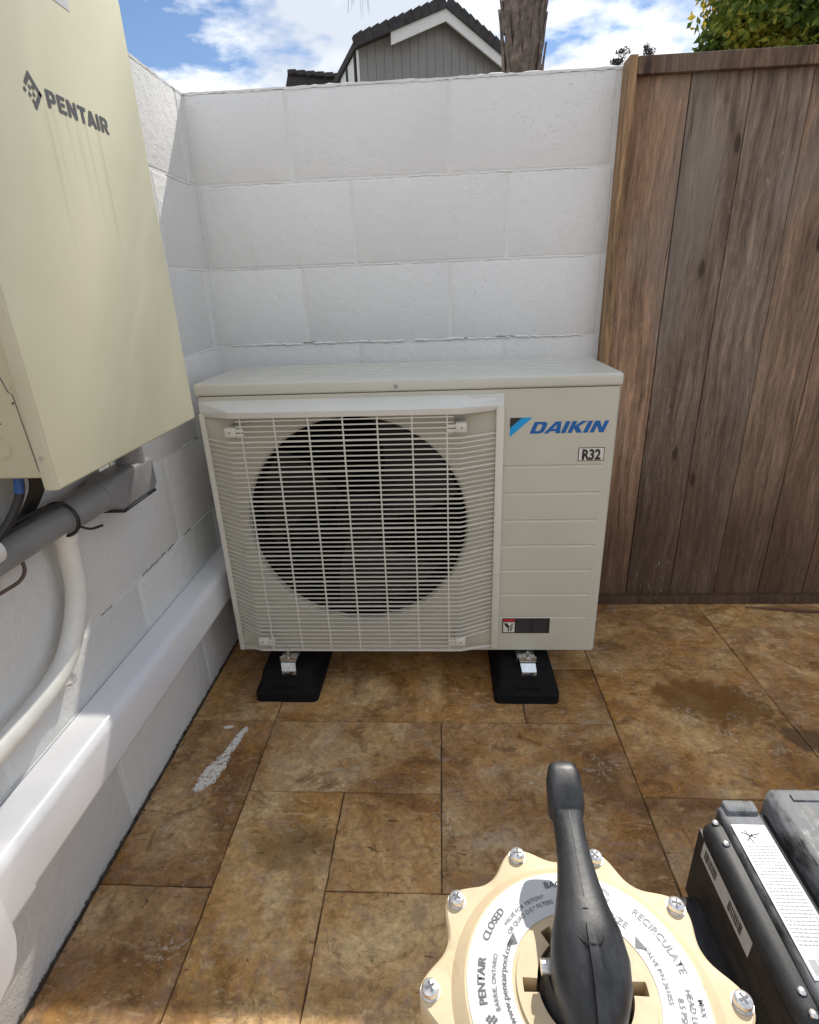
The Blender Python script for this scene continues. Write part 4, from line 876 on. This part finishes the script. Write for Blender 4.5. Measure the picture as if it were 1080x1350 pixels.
loft(b, rg); cvr = part('keypad_cover', b, M['black_dusty'], pu, 30)
for yk_ in (-0.672, -0.700, -0.852, -0.870):
    b = BM(); lathe(b, [(0.0042, 0.0), (0.0042, 0.002), (0.003, 0.003), (0.0001, 0.0031)], (0.8385, yk_, PZ - 0.0005), 12); part('cover_screw', b, M['stainless'], pu, 40)
for k in range(7):
    b = BM(); box(b, 0.8215, 0.8260, -0.868 + k * 0.006, -0.8655 + k * 0.006, 0.232, 0.292); part('vent_slot', b, M['seal'], pu)
for k in range(9):
    b = BM(); box(b, 0.920 + k * 0.017, 0.9245 + k * 0.017, -0.880, -0.870, PZ + 0.0250, PZ + 0.0335, 0.001, 1); part('cover_rib', b, M['black_dusty'], pu)
b = BM(); box(b, 0.930, 1.07, -0.665, -0.655, PZ + 0.0295, PZ + 0.0330, 0.001, 1); part('cover_ridge', b, M['black_dusty'], pu)
b = BM(); box(b, 0.8975, 0.9035, -0.876, -0.662, PZ - 0.01, PZ + 0.003); part('cover_gap', b, M['seal'], pu)
zl = PZ + 0.0106
b = BM(); b.faces.new([b.verts.new(p) for p in ((0.8505, -0.848, zl), (0.8905, -0.848, zl), (0.8905, -0.682, zl), (0.8505, -0.682, zl))]); plab = part('instruction_label', b, M['paper'], pu)
b = BM(); r = random.Random(8)
for k in range(29):
    y = -0.710 - k * 0.0038
    u = 0.8535
    while u < 0.8875:
        ww = r.uniform(0.0015, 0.005); box(b, u, min(u + ww, 0.8880), y - 0.0010, y, zl + 0.0002, zl + 0.0003); u += ww + 0.0009
for k in range(22):
    if r.random() < 0.7: box(b, 0.8545 + k * 0.0015, 0.8545 + k * 0.0015 + 0.0008, -0.8440, -0.8300, zl + 0.0002, zl + 0.0003)
part('small_print', b, M['ink_faded'], plab, kind='stuff')
b = BM()
for p0, p1 in (((0.857, -0.692), (0.872, -0.700)), ((0.863, -0.690), (0.866, -0.706)), ((0.866, -0.697), (0.878, -0.694)), ((0.860, -0.704), (0.870, -0.694))): tube(b, [(*p0, zl + 0.0003), (*p1, zl + 0.0003)], 0.0005, 4)
part('pictogram', b, M['ink_grey'], plab)
b = BM()
def sidep(y, z): k = (z - 0.22) / (PZ - 0.016 - 0.22); return (0.8196 + 0.0030 * k, y, z)
b.faces.new([b.verts.new(sidep(y, z)) for y, z in ((-0.684, 0.327), (-0.684, 0.302), (-0.800, 0.302), (-0.800, 0.327))]); bl = part('barcode_label', b, M['paper_silver'], pu)
b = BM()
for y0_, y1_ in ((-0.692, -0.722), (-0.752, -0.782)):
    y = y0_
    while y > y1_:
        ww = r.uniform(0.0006, 0.0022); a_ = sidep(y, 0.308); b_ = sidep(y, 0.322)
        b.faces.new([b.verts.new((q[0] - 0.0004, yy, q[2])) for q, yy in ((a_, y), (a_, y - ww), (b_, y - ww), (b_, y))]); y -= ww + r.uniform(0.0006, 0.0016)
part('barcode', b, M['ink_black'], bl, kind='stuff')
b = BM(); lathe(b, [(0.02, -0.70), (0.075, -0.705), (0.088, -0.715), (0.090, -0.74), (0.090, -1.02), (0.10, -1.03), (0.10, -1.09), (0.085, -1.10)], (0.905, 0, 0.152), 40, 'Y'); part('motor', b, M['black'], pu, 40)
b = BM()
for k in range(14): yy = -0.74 - k * 0.02; lathe(b, [(0.088, yy), (0.0965, yy), (0.0965, yy - 0.006), (0.088, yy - 0.006)], (0.905, 0, 0.152), 40, 'Y')
part('cooling_fin', b, M['black'], pu, 40)
b = BM(); box(b, 0.789, 0.86, -1.06, -0.690, 0.06, 0.243, 0.016, 3); box(b, 0.783, 0.800, -1.02, -0.72, 0.10, 0.20, 0.006, 2); part('junction_shroud', b, M['black'], pu, 35)
b = BM(); box(b, 0.82, 0.99, -1.08, -0.72, 0.0, 0.055, 0.008); part('base', b, M['black'], pu, 35)
b = BM(); lathe(b, [(0.07, 0.02), (0.105, 0.05), (0.112, 0.24), (0.112, 0.30), (0.118, 0.305), (0.118, 0.325), (0.085, 0.335), (0.03, 0.34)], (0.955, -1.20, 0), 40); part('strainer_pot', b, M['black_dusty'], pu, 40)
b = BM(); lathe(b, [(0.060, -0.90), (0.082, -0.905), (0.085, -0.93), (0.085, -1.00), (0.10, -1.005), (0.10, -1.04)], (0.94, 0, 0.205), 36, 'Y'); part('volute', b, M['black_dusty'], pu, 40)

# ------------------------------------------------------------------ twig on the paving
b = BM(); tube(b, spline([(1.455, 0.377, 0.005), (1.53, 0.368, 0.006), (1.60, 0.356, 0.005), (1.69, 0.348, 0.007), (1.76, 0.345, 0.005)], 5), [0.0018] * 3 + [0.0032] * 18, 7); tag(part('twig', b, plain('red_brown_twig', (0.13, 0.055, 0.04), 0.8, 0.4, 60), None, 60), 'thin reddish twig lying on the paving at the foot of the fence', 'twig')

# ------------------------------------------------------------------ neighbour's house beyond the wall
hs = thing('neighbour_house', 'grey sided gable house with dark tiled roof behind the white block wall', 'house', (0.5, 14.0, -0.05))
A_, B_ = Vector((-1.262, 14.0, 0)), Vector((2.08, 15.24, 0))      # front wall foot, left and right corner
du = (B_ - A_).normalized(); dn = Vector((du.y, -du.x, 0)); Lw = (B_ - A_).length
def hp(u, z, d=0.0): return A_ + du * u + dn * d + Vector((0, 0, z))
PU, PZ2, EZL, EZR = 2.00, 6.72, 5.93, 5.85
def roofz(u): return PZ2 - (PU - u) * (PZ2 - EZL) / PU if u < PU else PZ2 - (u - PU) * (PZ2 - EZR) / (Lw - PU)
u = 0.0; k = 0; bwid = 0.203
while u < Lw - 0.02:
    u1 = min(u + bwid, Lw); b = BM(); pts = [(u + 0.006, -0.05), (u1 - 0.006, -0.05), (u1 - 0.006, roofz(u1 - 0.006))] + ([(PU, PZ2)] if u < PU < u1 else []) + [(u + 0.006, roofz(u + 0.006))]
    prism(b, pts, lambda p, q: hp(p, q, 0.0), lambda p, q: hp(p, q, -0.02)); part('siding_board', b, M['siding'], hs); u = u1
bk = Vector((-du.y, du.x, 0)) * 5.2
b = BM(); loft(b, [[hp(0, -0.05, -0.012), hp(Lw, -0.05, -0.012), hp(Lw, EZR, -0.012), hp(PU, PZ2, -0.012), hp(0, EZL, -0.012)], [p + bk for p in (hp(0, -0.05), hp(Lw, -0.05), hp(Lw, EZR), hp(PU, PZ2), hp(0, EZL))]]); part('wall', b, M['siding'], hs)
# side wall: pale panels between dark battens
sdv = bk.normalized(); sn = Vector((-sdv.y, sdv.x, 0))
for k in range(6):
    b = BM(); q0 = hp(0, 0) + sdv * (0.10 + 0.88 * k) + sn * 0.02
    loft(b, [[q0 + Vector((0, 0, -0.05)), q0 + sdv * 0.10 + Vector((0, 0, -0.05)), q0 + sdv * 0.10 + sn * 0.05 + Vector((0, 0, -0.05)), q0 + sn * 0.05 + Vector((0, 0, -0.05))], [q0 + Vector((0, 0, 5.92)), q0 + sdv * 0.10 + Vector((0, 0, 5.92)), q0 + sdv * 0.10 + sn * 0.05 + Vector((0, 0, 5.92)), q0 + sn * 0.05 + Vector((0, 0, 5.92))]]); part('batten', b, M['batten'], hs)
    b = BM(); q1 = q0 + sdv * 0.115; q2 = q0 + sdv * 0.865
    loft(b, [[q1 + Vector((0, 0, -0.05)), q2 + Vector((0, 0, -0.05)), q2 + sn * 0.02 + Vector((0, 0, -0.05)), q1 + sn * 0.02 + Vector((0, 0, -0.05))], [q1 + Vector((0, 0, 5.9)), q2 + Vector((0, 0, 5.9)), q2 + sn * 0.02 + Vector((0, 0, 5.9)), q1 + sn * 0.02 + Vector((0, 0, 5.9))]]); part('side_panel', b, M['trim_white'], hs)
b = BM(); q0 = hp(-0.02, 0, 0.03); lathe(b, [(0.03, -0.05), (0.03, 5.9)], q0, 8); part('corner_trim', b, M['trim_white'], hs)
# roof slabs
ov = 0.30
def slope(u0, z0, u1, z1, name):
    b = BM(); e_ = Vector((u1 - u0, z1 - z0)); n_ = Vector((-e_.y, e_.x)).normalized() * (1 if e_.x > 0 else -1)
    pr = [(u0, z0), (u1, z1), (u1 + n_.x * 0.10, z1 + n_.y * 0.10), (u0 + n_.x * 0.10, z0 + n_.y * 0.10)]
    prism(b, pr, lambda p, q: hp(p, q, ov), lambda p, q: hp(p, q, 0.0) + bk + sdv * 0.3); return part(name, b, M['roof'], hs), n_
s1, n1_ = slope(-0.10, roofz(0) - 0.03, PU, PZ2, 'roof'); s2, n2_ = slope(PU, PZ2, Lw + 0.35, roofz(Lw) - 0.20, 'roof')
def edge_tiles(u0, z0, u1, z1, n_, par, cnt):
    for k in range(cnt):
        t0, t1 = k / cnt, (k + 1.08) / cnt; b = BM()
        a_ = Vector((u0 + (u1 - u0) * t0, z0 + (z1 - z0) * t0)) + n_ * 0.10; c_ = Vector((u0 + (u1 - u0) * t1, z0 + (z1 - z0) * t1)) + n_ * (0.10 + 0.03)
        h0, h1 = n_ * 0.07, n_ * 0.075
        prism(b, [tuple(a_ - n_ * 0.12), tuple(c_ - n_ * 0.15), tuple(c_ + h1), tuple(a_ + h0)], lambda p, q: hp(p, q, ov + 0.03), lambda p, q: hp(p, q, ov - 0.14)); part('rake_tile', b, M['roof'], par)
edge_tiles(-0.10, roofz(0) - 0.03, PU, PZ2, n1_, s1, 11); edge_tiles(Lw + 0.35, roofz(Lw) - 0.20, PU, PZ2, n2_, s2, 12)
for (u0, z0, u1, z1) in ((0.70, roofz(0.70), PU, PZ2), (PU, PZ2, Lw + 0.25, roofz(Lw) - 0.12)):
    b = BM(); th = 0.235
    prism(b, [(u0, z0 - 0.01), (u1, z1 - 0.01), (u1, z1 - th - 0.01), (u0, z0 - th - 0.01)], lambda p, q: hp(p, q, ov - 0.02), lambda p, q: hp(p, q, ov - 0.07)); part('barge_board', b, M['trim_white'], hs)
# low roof of an outbuilding
ob = thing('outbuilding', 'low dark tiled roof peeping over the white block wall beside the grey house', 'outbuilding', (-2.6, 18.6, -0.05))
b = BM(); box(b, -3.62, -1.6, 18.0, 21.0, -0.05, 6.30); part('wall', b, M['trim_white'], ob)
b = BM(); loft(b, [[(-3.85, 17.7, 6.25), (-3.85, 21.2, 6.25), (-3.70, 21.2, 6.72), (-3.70, 17.7, 6.72)], [(-1.3, 17.7, 6.10), (-1.3, 21.2, 6.10), (-1.3, 21.2, 6.40), (-1.3, 17.7, 6.40)]]); rf = part('roof', b, M['roof'], ob)
for k in range(9):
    b = BM(); x = -3.70 + k * 0.26; box(b, x, x + 0.255, 17.6, 17.9, 6.64 - 0.030 * k, 6.76 - 0.030 * k, 0.02, 1); part('roof_tile', b, M['roof'], rf)

# ------------------------------------------------------------------ palm
PX, PY = 1.385, 6.0
pm = thing('palm_tree', 'palm with shaggy brown trunk standing between the house and the fence', 'palm tree', (PX, PY, -0.05))
b = BM(); rg = []; r = random.Random(21); top = 8.2
for k in range(60):
    z = -0.05 + (top + 0.05) * k / 59; rad_ = 0.185 + 0.012 * math.sin(z * 2.1); c_ = (PX + 0.02 * math.sin(z * 0.8), PY)
    rg.append([(c_[0] + rad_ * (1 + r.uniform(-0.10, 0.10)) * math.cos(2 * math.pi * i / 18), c_[1] + rad_ * (1 + r.uniform(-0.1, 0.1)) * math.sin(2 * math.pi * i / 18), z) for i in range(18)])
loft(b, rg); trunk = part('trunk', b, M['bark'], pm, 25)
for k in range(300):                            # old leaf bases clinging to the trunk
    z = 1.6 + (top - 1.6) * k / 300; a = k * 2.39996; b = BM(); h_ = r.uniform(0.32, 0.62); w_ = r.uniform(0.035, 0.075); o_ = Vector((math.cos(a), math.sin(a), 0)); tn = Vector((-o_.y, o_.x, 0)); c0 = Vector((PX, PY, z)); fl = r.uniform(0.005, 0.035); sk = r.uniform(-0.05, 0.05)
    prof = [(0.0, 1.0, 0.165), (0.35, 0.85, 0.20), (0.75, 0.5, 0.205 + fl * 0.5), (1.0, 0.10, 0.21 + fl)]
    loft(b, [[c0 + o_ * rr_ + tn * (w_ * q + sk * t_) + Vector((0, 0, h_ * t_)), c0 + o_ * (rr_ + 0.018) + tn * (sk * t_) + Vector((0, 0, h_ * t_)), c0 + o_ * rr_ + tn * (-w_ * q + sk * t_) + Vector((0, 0, h_ * t_))] for t_, q, rr_ in prof]); part('leaf_base', b, M['bark'], trunk)
for sgn, z, hgt in ((1, 3.42, 0.26), (-1, 3.36, 0.28), (1, 5.2, 0.3), (-1, 6.0, 0.3)):
    b = BM(); tube(b, [(PX + sgn * 0.16, PY - 0.05, z), (PX + sgn * 0.195, PY - 0.05, z + 0.1), (PX + sgn * 0.245, PY - 0.05, z + hgt)], [0.045, 0.03, 0.006], 8); part('leaf_base', b, M['bark'], trunk)
def frond(name, pts, parent, nl=44, ll=0.55, droop=0.6):
    P_ = spline(pts, 10); b = BM(); tube(b, P_, [0.022 * (1 - 0.85 * i / len(P_)) for i in range(len(P_))], 5)
    for i in range(nl):
        t_ = 0.12 + 0.88 * i / (nl - 1); q = t_ * (len(P_) - 1); i0 = min(int(q), len(P_) - 2); p = P_[i0].lerp(P_[i0 + 1], q - i0); tg = (P_[i0 + 1] - P_[i0]).normalized(); sd_ = tg.cross(Vector((0, 0, 1))).normalized()
        for s_ in (-1, 1):
            l_ = ll * (1 - 0.5 * t_) * r.uniform(0.8, 1.15); d_ = (tg * 0.6 + sd_ * s_ * 0.8).normalized(); e1 = p + d_ * l_ * 0.55 + Vector((0, 0, -0.12 * l_)); e2 = p + d_ * l_ * 0.8 + Vector((0, 0, -droop * l_)); wn = tg * 0.011
            v_ = [b.verts.new(x) for x in (p + wn, p - wn, e1 - wn, e1 + wn, e2)]; b.faces.new((v_[0], v_[1], v_[2], v_[3])); b.faces.new((v_[3], v_[2], v_[4]))
    return part(name, b, M['frond'], parent)
crown_base = Vector((PX, PY, top))
for k in range(16):
    a = 2 * math.pi * k / 16 + 0.1; e_ = Vector((math.cos(a), math.sin(a), 0)); ln = 2.1
    frond('frond', [crown_base, crown_base + e_ * ln * 0.4 + Vector((0, 0, 0.75)), crown_base + e_ * ln * 0.8 + Vector((0, 0, 0.65)), crown_base + e_ * ln * 1.05 + Vector((0, 0, -0.1 - 0.5 * (k % 3)))], pm)
# a dead hanging frond whose strands just reach into view
b = BM(); ctr = Vector((-0.30, 5.9, 4.35)); tube(b, spline([crown_base, crown_base + Vector((-0.9, 0, 0.4)), crown_base + Vector((-1.5, -0.05, -1.2)), ctr], 8), 0.014, 5)
for k in range(26):
    d_ = Vector((r.uniform(-0.10, 0.16), r.uniform(-0.1, 0.1), 0)); p0 = ctr + Vector((0.02 * r.uniform(-1, 1), 0, r.uniform(0.0, 0.6))); p1 = Vector((ctr.x + d_.x, ctr.y + d_.y, r.uniform(3.56, 3.85)))
    tube(b, [p0, p0.lerp(p1, 0.5) + Vector((0.02, 0, 0)), p1], [0.0022, 0.002, 0.0008], 4)
part('dead_frond', b, M['frond'], pm)

# ------------------------------------------------------------------ trees
def tree(name, label, base, height, crowns, nleaf, size, lm, seed, bark, rad_=0.11):
    r = random.Random(seed); t = thing(name, label, 'tree', base); B0 = Vector(base); b = BM()
    c_all = sum((Vector(c[0]) for c in crowns), Vector()) / len(crowns); topp = Vector((c_all.x, c_all.y, c_all.z))
    fork = B0.lerp(topp, 0.55); tube(b, spline([B0, B0.lerp(fork, 0.5) + Vector((0.06, 0, 0)), fork], 6), [rad_ * (1 - 0.04 * i) for i in range(13)], 10)
    for c, rx in crowns:
        c = Vector(c); tube(b, spline([fork, fork.lerp(c, 0.5) + Vector((0, 0, 0.08)), c], 5), [rad_ * 0.5 * (1 - 0.08 * i) for i in range(11)], 7)
        for k in range(9):
            d_ = Vector((r.gauss(0, 1), r.gauss(0, 1), r.gauss(0, 0.8))).normalized() * rx * 0.85; tube(b, [c, c + d_ * 0.5 + Vector((0, 0, 0.04)), c + d_], [rad_ * 0.13, rad_ * 0.09, rad_ * 0.03], 5)
    part('trunk', b, bark, t, 50)
    b = BM(); tot_ = sum(c[1] ** 2 for c in crowns)
    for c, rx in crowns:
        c = Vector(c); n = int(nleaf * rx ** 2 / tot_); cl = [c + Vector((r.gauss(0, 1), r.gauss(0, 1), r.gauss(0, 0.85))).normalized() * rx * r.uniform(0.35, 1.0) for _ in range(max(10, n // 45))]
        for k in range(n):
            p = r.choice(cl) + Vector((r.gauss(0, 1), r.gauss(0, 1), r.gauss(0, 0.8))) * rx * 0.17
            d_ = Vector((r.gauss(0, 1), r.gauss(0, 1), r.gauss(-0.5, 0.7))).normalized(); s_ = d_.cross(Vector((r.gauss(0, 1), r.gauss(0, 1), r.gauss(0, 1)))).normalized(); l_ = size * r.uniform(0.7, 1.3); w_ = l_ * 0.28; n_ = d_.cross(s_) * l_ * 0.12
            v_ = [b.verts.new(x) for x in (p, p + d_ * l_ * 0.5 + s_ * w_ + n_, p + d_ * l_, p + d_ * l_ * 0.5 - s_ * w_ + n_)]; b.faces.new((v_[0], v_[1], v_[2])); b.faces.new((v_[0], v_[2], v_[3]))
    part('crown', b, lm, t); return t
tree('leafy_tree', 'green and yellow leaved tree rising behind the wooden fence', (4.1, 5.6, -0.05), 4.2, [((3.45, 5.1, 3.10), 0.60), ((4.2, 5.4, 3.5), 0.85), ((3.6, 5.6, 3.7), 0.65), ((4.8, 5.5, 3.1), 0.8), ((3.95, 5.2, 2.75), 0.65), ((3.22, 5.2, 2.78), 0.36)], 36000, 0.080, M['leaf'], 31, M['bark2'])
tree('distant_tree', 'slim bronze tree top above the meeting of wall and fence, the leaning one', (6.2, 20, -0.05), 7, [((6.03, 20, 7.12), 0.22), ((6.16, 20, 7.42), 0.17), ((5.9, 20, 6.8), 0.35)], 900, 0.075, M['leaf_dusk'], 41, M['bark2'], 0.05)
tree('distant_tree', 'rounded bronze tree top just above the end of the wooden fence', (6.95, 20, -0.05), 7, [((6.90, 20, 7.38), 0.26), ((6.80, 20, 7.12), 0.28), ((7.0, 20, 6.7), 0.4)], 1100, 0.075, M['leaf_dusk'], 42, M['bark2'], 0.05)
for o in bpy.data.objects:
    if o.parent is None and o.type == 'MESH' and 'kind' not in o and 'label' not in o: print('UNTAGGED', o.name)

for o in bpy.data.objects:
    d, q = 0, o
    while q.parent: d += 1; q = q.parent
    if d > 2: print('DEEP', o.name)
